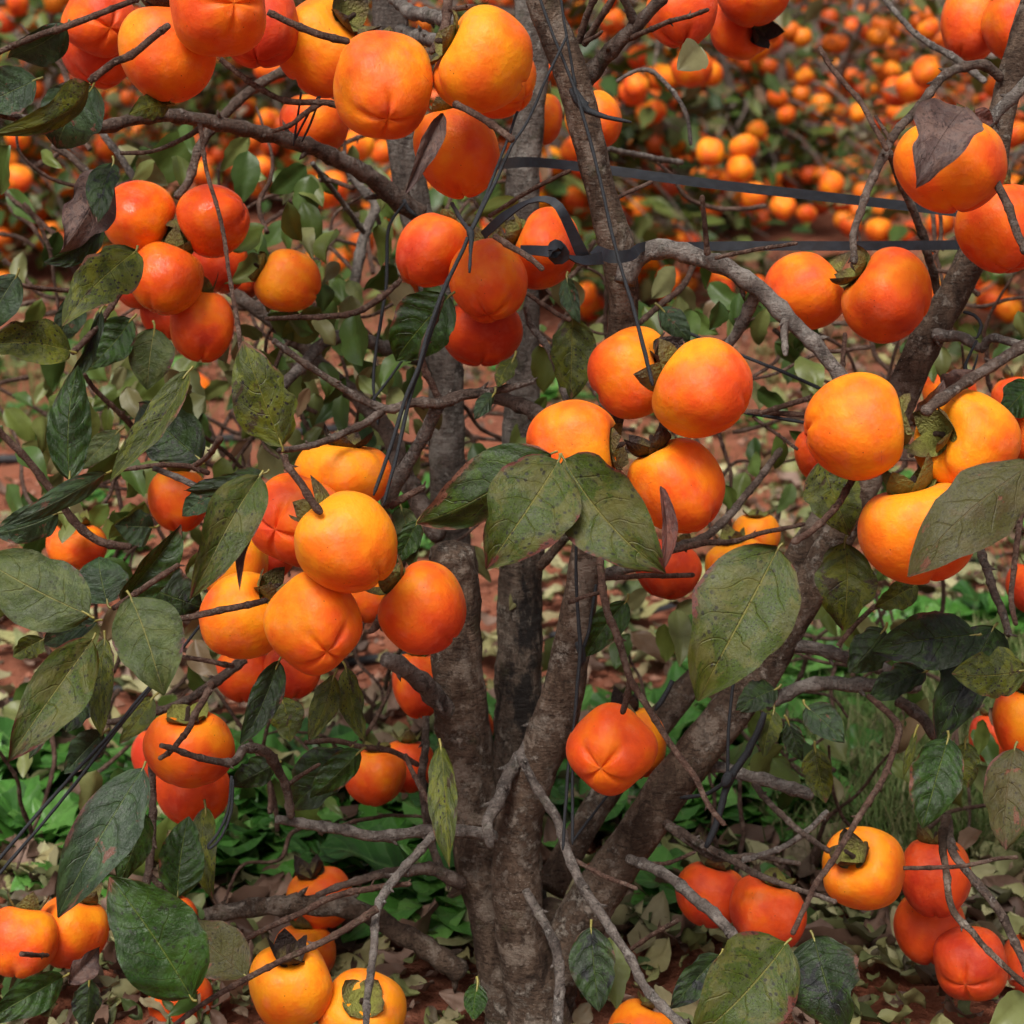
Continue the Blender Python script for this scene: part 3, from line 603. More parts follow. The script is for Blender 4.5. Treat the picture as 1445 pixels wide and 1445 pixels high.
# ------------------------------------------------------------------ PERSIMMONS of the front tree
# (x, y, rx, ry, calyx axis in camera space (right, up, towards camera), redness, label, [calyx dryness])
A = 'persimmon'
FR = [
 # upper left
 (309,10,73,70,(-.45,.15,-.85),.35,'large top-edge persimmon with its dark tip facing us, covering the pinkish one'),
 (236,74,71,71,(-.05,1,.1),.30,'orange persimmon hanging behind a thin diagonal twig in the top left corner',1),
 (140,30,50,50,(-.5,.4,-.75),.55,'persimmon behind a knotty twig in the top left corner, upper of two'),
 (140,70,55,52,(0,1,-.2),.80,'dark red persimmon half hidden under another above the arching leaf, top left'),
 (365,35,60,62,(0,.9,-.3),.85,'pinkish persimmon squeezed behind two larger orange ones at the top edge'),
 (541,122,70,79,(-.12,.75,-.6),.25,'tall yellow-orange persimmon with a creased tip at top centre'),
 (680,85,71,78,(-.8,.4,.2),.10,'golden persimmon with a deep side notch at the stem, top centre'),
 (458,68,65,72,(.55,.5,.5),.25,'orange persimmon with green and black calyx behind a broken twig at the top',.5),
 (702,112,55,55,(-.6,.5,-.2),.20,'yellow persimmon peeping out behind the golden notched one'),
 (645,215,62,66,(-.15,1,.0),.40,'orange persimmon beside a tan withered curled leaf, above the knotted twine'),
 (443,176,48,41,(.1,1,-.1),.60,'small red-orange persimmon behind twine loops above the long arching branch'),
 # left cluster
 (235,393,51,53,(.3,.9,-.2),.55,'shiny persimmon with a white glint, lowest front one of the left trio'),
 (195,306,50,51,(.75,-.45,-.3),.55,'shiny persimmon touching the burnt curled leaf at upper left'),
 (300,311,52,50,(-.85,-.35,-.1),.60,'shiny persimmon crossed by a thin vertical twig at upper left'),
 (285,460,47,51,(0,1,-.1),.50,'persimmon with a long groove hanging under the left trio'),
 (406,397,47,47,(-.85,.4,.2),.22,'lone orange persimmon with yellow-green calyx on its left side, left of the trunks',0),
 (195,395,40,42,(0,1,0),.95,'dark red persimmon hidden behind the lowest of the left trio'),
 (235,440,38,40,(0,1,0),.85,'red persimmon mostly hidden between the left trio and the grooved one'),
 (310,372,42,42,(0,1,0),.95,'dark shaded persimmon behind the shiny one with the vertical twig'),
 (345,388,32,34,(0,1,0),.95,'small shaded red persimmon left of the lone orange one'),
 # centre cluster
 (689,397,54,59,(0,.9,-.4),.50,'front persimmon below the twine knot with a puckered tip'),
 (612,353,50,58,(.5,.75,0),.62,'persimmon left of the knotted twine in the middle cluster'),
 (768,352,47,58,(-.85,.4,.1),.55,'persimmon behind the black strap knot',.2),
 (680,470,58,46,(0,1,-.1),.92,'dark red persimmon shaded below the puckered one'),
 (594,380,32,33,(0,1,0),.55,'small persimmon sliver at the lower left of the middle cluster'),
 (838,170,41,43,(-.4,.9,0),.30,'persimmon showing right of the upright stem under the twine tail'),
 (765,167,30,37,(0,1,0),.50,'persimmon between two upright stems near the top'),
 # top right of centre
 (962,15,50,53,(0,1,-.2),.60,'orange-red persimmon at the top edge behind a slanting twig'),
 (1062,-8,50,46,(0,.6,.5),.65,'persimmon cut off by the top edge, resting on another to the right of centre'),
 (1045,38,47,47,(.55,-.3,.6),.75,'red persimmon with a dark dry calyx turned sideways under the top edge',1.2),
 # upper right
 (1342,233,78,68,(-.1,1,0),.40,'big orange persimmon capped by a purple-brown withered leaf'),
 (1415,322,62,64,(-.2,1,-.1),.55,'persimmon at the right edge just under the leaf-capped one'),
 (1430,36,42,50,(-.2,.9,0),.60,'persimmon behind the leaning stem at the top right corner'),
 (1372,32,46,56,(.3,.9,0),.50,'persimmon at the top right edge, left of the leaning stem'),
 (1252,418,61,63,(-.75,.6,0),.50,'persimmon with a grey scratch and a black speck under the straps'),
 (1136,411,58,57,(.8,.4,0),.40,'blunt persimmon under the lower black strap, right of the arching grey branch',.3),
 (1210,603,76,75,(.95,.1,.05),.18,'big bright persimmon lying sideways with a glowing yellow flank, right of centre'),
 (1365,622,72,72,(-.8,.15,.5),.10,'golden persimmon with a deep stem cleft above the bronze leaf',.2),
 (1297,750,84,75,(-.2,.95,.1),.28,'large orange persimmon partly covered by the bronze leaf',0),
 (1165,640,42,42,(0,1,0),.75,'red persimmon hidden behind the big sideways one'),
 (1340,555,36,37,(0,1,0),.60,'persimmon behind crumpled brown leaves above the golden cleft one'),
 (1430,562,31,33,(0,1,0),.70,'small persimmon behind a green chewed leaf at the right edge'),
 (1458,612,48,48,(0,1,0),.60,'persimmon cut off by the right edge beside the golden cleft one'),
 (1458,828,36,38,(0,1,0),.85,'red persimmon cut off at the right edge among bare twigs'),
 (1455,1022,55,60,(-.1,.9,.2),.40,'orange persimmon at the right edge under a round green leaf',.8),
 (1396,1040,28,36,(0,1,0),1.,'dark red persimmon tip hanging behind dark leaves at the right'),
 # centre right
 (991,549,69,74,(-.75,.4,-.2),.25,'large persimmon with scuffed tip, right one of the pair under the hanging twine'),
 (893,527,60,67,(.6,.3,.5),.35,'persimmon with a dark red dry calyx where the twine ends',1.2),
 (811,632,68,71,(.9,.0,.2),.28,'persimmon above the pair of olive leaves at the centre',.5),
 (955,685,63,72,(-.5,.8,.1),.28,'oblong persimmon right of the pair of olive leaves',.8),
 (1040,797,44,38,(-.2,1,.2),.30,'persimmon behind the top of the large spotted leaf, right of centre',.2),
 (1066,756,34,34,(0,1,.2),.18,'small yellow persimmon above the large spotted leaf'),
 (943,803,44,43,(.3,1,0),.90,'red shaded persimmon behind the tip of the olive leaf'),
 # centre left cluster
 (490,767,73,74,(-.6,.6,-.2),.05,'brightest golden persimmon at the front of the left-centre bunch'),
 (443,880,68,70,(-.35,.55,-.7),.22,'yellow persimmon with scratches and a dark speckled tip, bottom of the left-centre bunch'),
 (597,859,64,65,(-.7,.65,.1),.42,'deep orange persimmon in front of the sawn stem',.3),
 (345,870,57,69,(.6,.6,.4),.22,'persimmon crossed by a horizontal twig at the left of the bunch',.4),
 (418,735,61,69,(.4,.2,-.85),.55,'pinkish persimmon with a star-shaped tip in the left-centre bunch'),
 (484,670,66,56,(.1,.95,.1),.22,'broad persimmon with a dented top at the back of the left-centre bunch',.7),
 (330,795,48,55,(0,1,0),.12,'yellow persimmon behind the drooping purple-edged leaf'),
 (372,778,46,46,(0,1,0),.90,'red shaded persimmon behind the pinkish star-tipped one'),
 (512,842,38,38,(0,1,0),.40,'persimmon hidden between the golden and the deep orange ones'),
 (413,945,41,41,(0,1,0),.75,'red-orange persimmon underneath the speckled yellow one'),
 (345,952,42,40,(0,1,0),.80,'red persimmon under the left end of the left-centre bunch'),
 (252,705,41,46,(0,1,0),.40,'persimmon behind a torn blue-green leaf on the left'),
 (108,770,44,35,(0,.95,.2),.45,'persimmon under a slanting bare twig at the far left',0),
 (267,1056,61,58,(0,.9,.35),.45,'persimmon with a pale green ruffled calyx and a twig across it, lower left',-.3),
 (272,1115,51,50,(0,.9,0),.82,'red persimmon hanging right under the ruffled-calyx one'),
 (225,1066,38,42,(0,1,0),.90,'red persimmon behind the left side of the ruffled-calyx one'),
 (530,1095,43,43,(.05,1,.1),.60,'persimmon with a thin vertical seam left of the main stems, low down'),
 (576,1080,38,39,(0,1,0),.80,'red persimmon behind the seamed one beside the grey twig'),
 (590,965,38,49,(0,1,0),.70,'persimmon behind the sawn grey stub'),
 (672,1030,24,30,(0,1,0),.75,'persimmon sliver between two stems'),
 # bottom left
 (30,1327,52,53,(.1,.95,-.3),.35,'creased persimmon at the left edge near the bottom'),
 (101,1314,50,54,(.3,.9,0),.50,'persimmon under the long blue-green leaf, second from the left edge at the bottom'),
 (238,1302,41,40,(0,1,0),.55,'persimmon behind the upper edge of the glossy green leaf, bottom left'),
 (255,1415,47,46,(0,1,-.1),.65,'red-orange persimmon below the glossy green leaf, bottom left'),
 (410,1392,59,62,(0,.85,.45),.15,'yellow persimmon with a black and yellow calyx at the bottom left',1.1),
 (512,1432,61,62,(.05,.6,.75),.12,'golden persimmon with its calyx facing us, cut off by the bottom edge',.35),
 (430,1345,43,44,(0,1,0),.50,'persimmon right behind the black-calyx one'),
 (452,1268,48,44,(-.3,.95,.2),.60,'persimmon behind the thick dark branch at the bottom left',.9),
 (908,1460,50,51,(.3,.9,0),.35,'persimmon barely rising over the bottom edge at the centre'),
 (862,1058,62,62,(.3,.35,-.88),.50,'pinkish-orange persimmon with a star-shaped tip in front of the leaning limb'),
 (892,1046,48,54,(-.2,.95,.1),.30,'orange persimmon right behind the star-tipped one on the leaning limb',1.2),
 # bottom right
 (1083,1288,54,52,(.2,.95,.1),.80,'red flat-topped persimmon, right one of the joined pair at lower right',.2),
 (1003,1262,51,46,(.2,1,0),.78,'red persimmon behind a grey twig, left one of the joined pair at lower right',.6),
 (1219,1226,58,61,(-.45,.5,.6),.18,'yellow-orange persimmon with open calyx and twig across it at lower right',.6),
 (1369,1361,54,52,(.35,.4,-.85),.85,'pink-red persimmon with a curved crease in the bottom right corner'),
 (1320,1236,50,58,(0,1,-.1),.85,'red persimmon behind dark twigs, upper one of the bottom right bunch'),
 (1312,1308,52,52,(0,1,-.1),.85,'red persimmon in the middle of the bottom right bunch'),
 (1458,1363,44,46,(0,1,0),.80,'red persimmon cut off by the right edge in the bottom right bunch'),
 (1388,1384,42,38,(0,1,0),.90,'red persimmon tucked under the pink-red creased one'),
]
rng = random.Random(41); placed = []
for idx, f in enumerate(FR):
    x, y, rx, ry, ax, hue, label = f[:7]; dry = f[7] if len(f) > 7 else .3
    rp = (rx + ry) / 2; d = 1.45 + max(0, 70 - rp) * .0135 - max(0, rp - 70) * .004
    for _ in range(3):
        for (px, py, pr, pd) in placed:
            d2 = math.hypot(x - px, y - py)
            if d2 < (rp + pr) * .98:
                Rm = (rp * d / F + pr * pd / F) * .93; lat = d2 * (d + pd) / 2 / F
                need = math.sqrt(max(0, Rm * Rm - lat * lat)); d = max(d, pd + need)
    placed.append((x, y, rp, d))
    av = cdir(ax); c = P(x, y, d); s = d / F * 1.0
    q = max(abs(ax[0]), abs(ax[1])) / math.sqrt(sum(k * k for k in ax))
    if abs(ax[1]) >= abs(ax[0]): Re, Rp = rx, ry
    else: Re, Rp = ry, rx
    Rp = Rp * q + rp * .92 * (1 - q); Re = Re * q + rp * (1 - q)
    rot = av.to_track_quat('Z', 'Y').to_matrix().to_4x4() @ Matrix.Rotation(rng.uniform(0, 6.28), 4, 'Z')
    deep = any(w_ in label for w_ in ('notch', 'cleft', 'dented', 'sideways', 'open calyx', 'blunt'))
    root = link('persimmon', FM2[idx % 2] if deep else FM[idx % 5]); cz = (1 - (.36 if deep else FDENT[idx % 5])) + .0; tag(root, label, 'persimmon', 'ripe persimmons on the near tree')
    root.matrix_world = Matrix.Translation(c) @ rot @ Matrix.Diagonal((Re * s, Re * s, Rp * s, 1))
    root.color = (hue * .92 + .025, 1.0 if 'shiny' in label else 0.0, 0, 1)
    cal = link('calyx', CM[idx % 3]); cal.parent = root; cal.location = (0, 0, cz); cal.scale = (1.0, 1.0, 1.0); cal.rotation_euler = (0, 0, rng.uniform(0, 6)); cal.color = (max(0, dry), 0, 0, 1)
    st = link('stem', SM); st.parent = root; st.location = (0, 0, cz); st.rotation_euler = (0, 0, rng.uniform(0, 6)); st.scale = (.8, .8, .8)

# ------------------------------------------------------------------ LEAVES of the front tree
def leaf_geo(mb, B, T, width, roll=0, curl=.1, fold=.15, wave=.03, nu=10, nv=16, seed=0, chew=0.0, twist=0.0, sagcurve=.0, pet=None):
    r = random.Random(seed); a = T - B; L = a.length; a.normalize()
    v = (CAM - (B + T) / 2).normalized(); s = a.cross(v).normalized(); n = s.cross(a).normalized()
    ca, sa = math.cos(R(roll)), math.sin(R(roll)); s, n = s * ca + n * sa, n * ca - s * sa
    fold *= 1.7 * (1 if r.random() < .6 else -.7); tipc = r.uniform(-.5, .9) if width < .045 else r.uniform(.2, 1.6)
    width = width / max(.3, abs(ca)); ph = r.uniform(0, 6); ph2 = r.uniform(0, 6); asym = r.uniform(-.08, .08)
    vs, uv, fs = [], [], []
    for j in range(nv + 1):
        t = j / nv
        hw = .5 * width * max(0.0, math.sin(math.pi * min(1, t ** .82))) ** .72 * (1.06 - .16 * t) * (1 if t < .9 else 1 - .25 * (t - .9) / .1)
        hw = max(hw, width * .012)
        tw = R(twist) * (t - .3); s_, n_ = s * math.cos(tw) + n * math.sin(tw), n * math.cos(tw) - s * math.sin(tw)
        ctr = B + a * (L * t) + n * (curl * L * (4 * t * (1 - t)) * .5 - tipc * L * max(0, t - .62) ** 2) + s * (sagcurve * L * 4 * t * (1 - t))
        for i in range(nu + 1):
            u = i / nu * 2 - 1; h = hw * (1 + asym * (1 if u > 0 else -1))
            e = 1 + .05 * noise.noise(Vector((t * 7, u * 2 + seed, seed))) * abs(u)
            if chew: e -= chew * max(0, noise.noise(Vector((t * 5 + seed, (u > 0) * 9, seed * 1.7)))) * abs(u) ** 3
            z = fold * abs(u) * h + wave * width * u * u * math.sin(t * 9 + ph + (2 if u > 0 else 0)) + wave * .7 * width * math.sin(t * 5 + u * 2 + ph2) * abs(u)
            z += -.35 * fold * h * u * u
            z += .012 * width * noise.noise(Vector((t * 6, u * 4, seed * 3.3)))
            vs.append(ctr + s_ * (u * h * e) + n_ * z); uv.append((i / nu, t))
    w1 = nu + 1
    for j in range(nv):
        for i in range(nu): fs.append((j * w1 + i, j * w1 + i + 1, (j + 1) * w1 + i + 1, (j + 1) * w1 + i))
    mb.add(vs, fs, uv)
    # petiole
    return a, n
# (base x, base y, tip x, tip y, width px, kind, depth base, depth tip, roll, curl, fold, label)
LV = [
 (131,122,75,213,92,'B',1.42,1.44,10,.05,.1,None),
 (126,119,4,196,46,'Y',1.41,1.36,35,.45,.5,'olive arching leaf with purple rim'),
 (52,112,-34,150,66,'B',1.5,1.5,15,.1,.15,None),
 (93,36,12,78,52,'B',1.47,1.5,30,.1,.25,None),
 (240,148,186,160,42,'Y',1.5,1.46,10,.1,.2,None),
 (152,238,92,350,74,'R',1.50,1.46,15,.1,.4,'burnt crumpled brown leaf'),
 (160,230,138,318,44,'D',1.48,1.46,20,.1,.3,None),
 (145,318,68,376,32,'D',1.56,1.55,35,.1,.4,None),
 (191,355,92,450,80,'Y',1.56,1.5,15,.05,.25,'olive black-spotted leaf'),
 (24,388,-22,472,56,'B',1.44,1.44,5,.1,.1,'pale blue-green leaf'),
 (100,496,-25,488,70,'Y',1.5,1.46,20,.15,.35,None),
 (110,418,76,484,44,'B',1.66,1.66,10,.1,.2,None),
 (186,450,126,518,56,'G',1.66,1.66,15,.1,.25,None),
 (218,463,208,550,66,'P',1.66,1.66,0,.05,.1,'pale grey-green leaf'),
 (98,676,108,518,64,'G',1.56,1.58,5,.05,.2,None),
 (142,438,80,562,22,'D',1.6,1.58,30,.1,.5,None),
 (266,524,152,672,44,'Y',1.5,1.46,25,-.1,.5,'twisted olive and brown leaf'),
 (283,649,188,565,88,'D',1.6,1.62,5,.05,.2,None),
 (398,630,344,484,90,'Y',1.42,1.40,0,.05,.3,'olive veined leaf folded along its rib'),
 (150,668,10,744,36,'B',1.48,1.42,20,.2,.3,'pale blue curved leaf'),
 (168,608,112,662,36,'P',1.66,1.66,15,.1,.2,None),
 (82,724,-8,752,56,'B',1.62,1.62,15,.1,.2,None),
 (126,868,-34,782,112,'P',1.40,1.40,5,.04,.12,'broad grey-green leaf'),
 (152,852,138,782,78,'B',1.54,1.55,5,.1,.15,None),
 (172,850,260,746,52,'G',1.52,1.52,30,.12,.5,None),
 (206,828,288,858,80,'D',1.58,1.6,0,.1,.15,None),
 (184,842,228,976,104,'P',1.38,1.36,5,.05,.16,'grey-green leaf with purple-brown rim'),
 (131,902,8,1076,84,'O',1.40,1.34,8,.12,.28,'long olive leaf with shiny blade'),
 (136,876,62,908,38,'B',1.46,1.48,20,.2,.3,None),
 (62,902,18,926,36,'Y',1.5,1.5,10,.1,.3,None),
 (104,948,44,1072,38,'D',1.5,1.48,30,.1,.4,None),
 (132,966,92,1034,46,'D',1.56,1.54,10,.15,.2,None),
 (148,900,142,1038,42,'Y',1.52,1.5,15,.05,.2,None),
 (146,1034,92,1092,48,'B',1.58,1.56,15,.1,.2,'dark bluish leaf'),
 (216,984,168,1048,36,'Y',1.62,1.6,15,.1,.2,None),
 (394,932,344,1050,46,'D',1.48,1.46,15,-.1,.3,None),
 (398,984,410,1046,52,'Y',1.54,1.54,10,.1,.2,None),
 (472,952,436,1046,40,'Y',1.54,1.52,10,.06,.2,'yellow-green black-blotched leaf'),
 (488,942,514,1046,38,'Y',1.56,1.54,10,.06,.2,None),
 (366,672,276,842,78,'O',1.36,1.32,12,.14,.3,'drooping olive leaf with purple margin'),
 (372,690,340,835,22,'X',1.36,1.34,30,.1,.5,'narrow purple-brown curled leaf'),
 (372,668,258,690,36,'D',1.42,1.4,20,.25,.4,None),
 (302,698,256,728,34,'B',1.42,1.42,10,.1,.2,None),
 (216,744,162,742,52,'B',1.64,1.62,10,.1,.2,None),
 (202,1084,78,1292,90,'B',1.40,1.36,8,.08,.2,'long blue-green leaf with brown burnt patches'),
 (204,1148,168,1248,50,'G',1.5,1.5,15,.1,.2,None),
 (250,1266,266,1152,66,'G',1.52,1.54,10,.05,.3,None),
 (270,1408,154,1238,126,'G',1.34,1.34,6,.10,.22,'large glossy green leaf with brown rim'),
 (348,1378,254,1302,78,'OB',1.46,1.48,10,.1,.25,'olive-brown decaying leaf'),
 (90,1378,-24,1444,52,'G',1.40,1.36,20,.2,.3,None),
 (96,1388,142,1336,36,'R',1.42,1.44,20,.2,.5,None),
 (126,1384,120,1455,42,'D',1.5,1.5,15,.1,.3,None),
 (290,1138,296,1268,42,'Y',1.6,1.58,15,.05,.2,None),
 (388,1078,326,1110,44,'D',1.62,1.62,15,.1,.3,None),
 (492,1058,402,1142,78,'D',1.60,1.60,10,.1,.2,None),
 (508,1060,438,1128,46,'G',1.56,1.56,20,.1,.3,None),
 (622,1052,632,1224,42,'Y',1.52,1.48,15,.08,.4,'narrow hanging yellow-green leaf with red edge'),
 (674,1388,667,1442,34,'G',1.56,1.54,5,.05,.15,None),
 (566,716,582,802,44,'P',1.62,1.6,10,.1,.2,None),
 (590,735,560,795,36,'G',1.6,1.6,10,.1,.2,None),
 (788,650,688,796,132,'O',1.36,1.33,6,.10,.2,'broad dull olive leaf with pink tip, left of the centre pair'),
 (778,640,588,744,92,'GB',1.40,1.42,20,.22,.45,'green leaf with a curled brown edge'),
 (796,648,936,808,120,'O',1.36,1.33,6,.12,.24,'broad olive leaf with dark edge, right of the centre pair'),
 (932,686,938,806,22,'X',1.38,1.36,30,.1,.5,None),
 (634,418,556,510,90,'G',1.56,1.58,5,.08,.14,'dark green rounded leaf'),
 (808,448,806,566,68,'Y',1.66,1.66,5,.05,.2,None),
 (800,393,816,455,28,'B',1.66,1.64,20,.1,.3,None),
 (932,434,974,482,38,'B',1.7,1.7,10,.1,.2,None),
 (726,504,702,548,28,'Y',1.6,1.58,15,.1,.3,None),
 (697,556,668,592,24,'B',1.58,1.56,15,.1,.2,None),
 (1098,774,984,984,148,'O',1.38,1.36,5,.08,.16,'largest olive leaf with dark spots and red rim'),
 (884,848,826,928,46,'G',1.6,1.6,15,.1,.3,None),
 (1096,972,1038,1002,46,'D',1.56,1.54,10,.1,.15,None),
 (1160,648,1202,756,80,'Y',1.56,1.56,10,.05,.15,'green leaf with a nibbled edge'),
 (1192,766,1188,892,88,'Y',1.60,1.60,5,.05,.2,None),
 (1294,824,1236,858,42,'Y',1.58,1.58,15,.1,.25,None),
 (1462,652,1284,806,108,'OB',1.34,1.32,10,.08,.3,'big bronze leaf lying over a persimmon'),
 (1455,542,1412,588,54,'G',1.5,1.48,10,.1,.2,None),
 (1292,602,1332,538,46,'R',1.46,1.44,15,.2,.5,None),
 (1330,560,1385,525,36,'R',1.5,1.46,20,.2,.5,None),
 (1362,152,1298,248,96,'R',1.36,1.32,8,.15,.25,'purple-brown withered leaf'),
 (1372,160,1402,172,30,'X',1.46,1.46,10,.1,.3,None),
 (1376,896,1236,916,86,'D',1.50,1.50,5,.08,.2,'dark green leaf with brown burnt patches'),
 (1449,946,1346,952,74,'Y',1.46,1.46,5,.06,.12,'round light green leaf'),
 (1402,886,1322,1038,92,'D',1.54,1.50,8,.1,.3,None),
 (1248,888,1196,948,62,'D',1.56,1.56,10,.1,.3,None),
 (1306,948,1226,988,48,'D',1.56,1.56,15,.1,.3,None),
 (1138,997,1192,1048,48,'B',1.56,1.54,10,.1,.2,None),
 (1112,1018,1132,1074,32,'D',1.6,1.6,10,.1,.3,None),
 (1092,1003,1076,1070,36,'Y',1.62,1.6,10,.1,.3,None),
 (1150,1056,1166,1132,44,'Y',1.6,1.6,10,.1,.2,None),
 (1338,1042,1302,1168,78,'G',1.46,1.44,5,.08,.2,'dark green leaf with shiny veins'),
 (1362,1048,1366,1112,42,'Y',1.52,1.52,10,.1,.2,None),
 (1432,1056,1418,1200,80,'OB',1.46,1.44,10,.15,.3,'brown and olive drooping leaf'),
 (1292,1032,1274,1098,14,'Y',1.5,1.5,15,.1,.3,None),
 (1110,1330,982,1466,132,'O',1.38,1.34,6,.08,.2,'large grey-olive leaf at the bottom edge'),
 (1148,1322,1186,1456,112,'D',1.40,1.36,6,.08,.2,'large dark leaf with black blotches'),
 (1016,1348,948,1424,48,'D',1.5,1.48,15,.1,.25,None),
 (834,1308,846,1428,66,'D',1.52,1.5,6,.08,.2,None),
 (626,160,574,272,30,'R',1.44,1.42,20,.1,.6,'tan curled withered leaf'),
]
EXTRA = [
 (866,1318,870,1424,44,'Y',1.56,1.54,10,.1,.2), (1450,1404,1396,1456,48,'D',1.42,1.4,10,.1,.2), (438,248,424,316,42,'G',1.9,1.9,5,.1,.2), (432,234,382,274,36,'P',1.9,1.9,15,.1,.2),
 (350,213,340,288,44,'Y',1.9,1.9,5,.1,.2), (374,372,346,312,36,'B',1.9,1.9,10,.1,.2), (988,66,958,98,50,'D',1.58,1.56,10,.1,.2), (732,284,668,302,30,'Y',1.7,1.7,20,.1,.3),
 (270,190,200,262,60,'P',1.95,1.95,10,.1,.2), (100,560,120,640,40,'P',1.9,1.9,10,.1,.2), (240,590,290,560,50,'B',1.9,1.9,10,.1,.2), (180,690,230,650,44,'D',1.9,1.9,10,.1,.2),
]
vn = {}
def petiole(mb, B, T, px, d):
    a = (T - B).normalized(); s = d / F
    cv = a.cross(Vector((0, 1, 0))).normalized() * rng.choice((-1, 1)) * s
    tube(mb, [(B - a * 9 * s + Vector((0, 0, 1.5 * s)) + cv * rng.uniform(1, 4), 2.0 * s), (B - a * 5 * s + cv * .7, 1.9 * s), (B, 1.8 * s), (B + a * 14 * s, 1.3 * s)], 6, .002)
for i, l in enumerate(LV):
    bx, by, tx, ty, wp, k, d0, d1, roll, curl, fold, label = l
    B, T = P(bx, by, d0), P(tx, ty, d1); mb = MB()
    sg = 1 if i % 2 else -1
    leaf_geo(mb, B, T, wp * (d0 + d1) / 2 / F, roll * sg, curl, fold, .09 if k in 'RX' else .06, 14, 22, i + 1, .45 if k in ('R', 'Y', 'D') else .2, rng.uniform(-14, 14), rng.uniform(-.05, .05))
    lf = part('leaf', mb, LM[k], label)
    if k not in ('R', 'X'):
        pm = MB(); petiole(pm, B, T, wp, d0); part('petiole', pm, M_PET, None, lf)
# the rest of this tree's foliage: smaller leaves deeper in the crown
mb = MB()
for i, l in enumerate(EXTRA):
    bx, by, tx, ty, wp, k, d0, d1, roll, curl, fold = l
    leaf_geo(mb, P(bx, by, d0), P(tx, ty, d1), wp * d0 / F, roll, curl, fold, .03, 8, 12, i + 300, .3)
r2 = random.Random(21)
ZONES = [(330, 180, 560, 700, 64), (0, 440, 340, 760, 48), (300, 420, 620, 660, 34), (600, 760, 900, 900, 6), (560, 380, 760, 640, 16), (880, 360, 1160, 560, 34), (960, 560, 1140, 720, 10), (680, 560, 860, 640, 6), (1060, 400, 1445, 560, 14), (430, 1020, 640, 1120, 10), (0, 180, 140, 380, 6), (0, 150, 300, 380, 22), (0, 420, 330, 760, 44), (0, 760, 300, 1060, 30), (330, 230, 560, 560, 26), (360, 330, 520, 640, 16), (740, 380, 860, 560, 8), (1020, 980, 1180, 1120, 14), (1180, 860, 1445, 1100, 26), (120, 1080, 420, 1300, 24), (0, 1330, 330, 1445, 14), (1380, 1080, 1445, 1200, 5), (880, 820, 1000, 900, 6), (1140, 640, 1260, 860, 8), (960, 380, 1100, 480, 8)]
for (x0, y0, x1, y1, n) in ZONES:
    for _ in range(n):
        x, y = r2.uniform(x0, x1), r2.uniform(y0, y1); d = r2.uniform(1.72, 2.25); an = r2.uniform(-2.6, -.5); L = r2.uniform(40, 78) * 1.8 / d
        tx, ty = x + L * math.cos(an) * .9, y - L * math.sin(an)
        leaf_geo(mb, P(x, y, d), P(tx, ty, d + r2.uniform(-.04, .04)), L * r2.uniform(.4, .62) * d / F, r2.uniform(-50, 50), r2.uniform(-.15, .3), .3, .07, 8, 12, r2.randint(0, 9999), .4, r2.uniform(-30, 30), r2.uniform(-.1, .1))
tag(part('foliage', mb, M_FOL), kind='stuff')
mb = MB()
for k in range(190):
    x, y = r2.choice(((r2.uniform(300, 760), r2.uniform(250, 700)), (r2.uniform(0, 600), r2.uniform(180, 720)), (r2.uniform(0, 600), r2.uniform(700, 1200)), (r2.uniform(780, 1445), r2.uniform(260, 720)), (r2.uniform(950, 1445), r2.uniform(880, 1240))))
    d = r2.uniform(1.85, 2.35); an = r2.uniform(0, 6.28); pts = [(x, y, 3.6)]
    for q in range(5):
        x += math.cos(an) * r2.uniform(25, 60); y += math.sin(an) * r2.uniform(25, 60); an += r2.uniform(-.6, .6); pts.append((x, y, 3.4 - q * .4))
    tube(mb, pxpath(pts, d, d + r2.uniform(-.15, .15)), 6, None, .1, 150, .5, .7, .4)
tag(part('brushwood', mb, M_TWIG), kind='stuff')

# ------------------------------------------------------------------ STRAPS and TWINE
def ribbon(mb, pts, thick=.0011):
    """pts: (x, y, depth, width px, twist deg): flat band, width starts upright on screen"""
    C = resample([(P(x, y, d), i) for i, (x, y, d, w_, t_) in enumerate(pts)], .008); vs, fs = [], []
    n = len(C)
    for i, (p, k) in enumerate(C):
        t = (C[min(i + 1, n - 1)][0] - C[max(i - 1, 0)][0]).normalized(); a = int(min(k, len(pts) - 1.001)); fr = k - a
        wd = (pts[a][3] * (1 - fr) + pts[a + 1][3] * fr) * pts[a][2] / F * .5; tw = R(pts[a][4] * (1 - fr) + pts[a + 1][4] * fr)
        v = (CAM - p).normalized(); s = t.cross(v).normalized(); nn = s.cross(t).normalized(); s, nn = s * math.cos(tw) + nn * math.sin(tw), nn * math.cos(tw) - s * math.sin(tw)
        nn = nn * thick * .5; q4 = [p + s * wd + nn, p - s * wd + nn, p - s * wd - nn, p + s * wd - nn]; vs += [q4[0], q4[1], q4[1], q4[2], q4[2], q4[3], q4[3], q4[0]]
    for i in range(n - 1):
        for j in range(0, 8, 2): fs.append((i * 8 + j, i * 8 + j + 1, (i + 1) * 8 + j + 1, (i + 1) * 8 + j))
    mb.add(vs, fs)
def top(name, mb, mat, label, cat, group=None, smooth=True):
    c = Vector(mb.v[0]); mb.v = [tuple(Vector(q) - c) for q in mb.v]
    me = mb.mesh(name, smooth)
    o = link(name, me, mat); o.location = c; return tag(o, label, cat, group)
mb = MB()
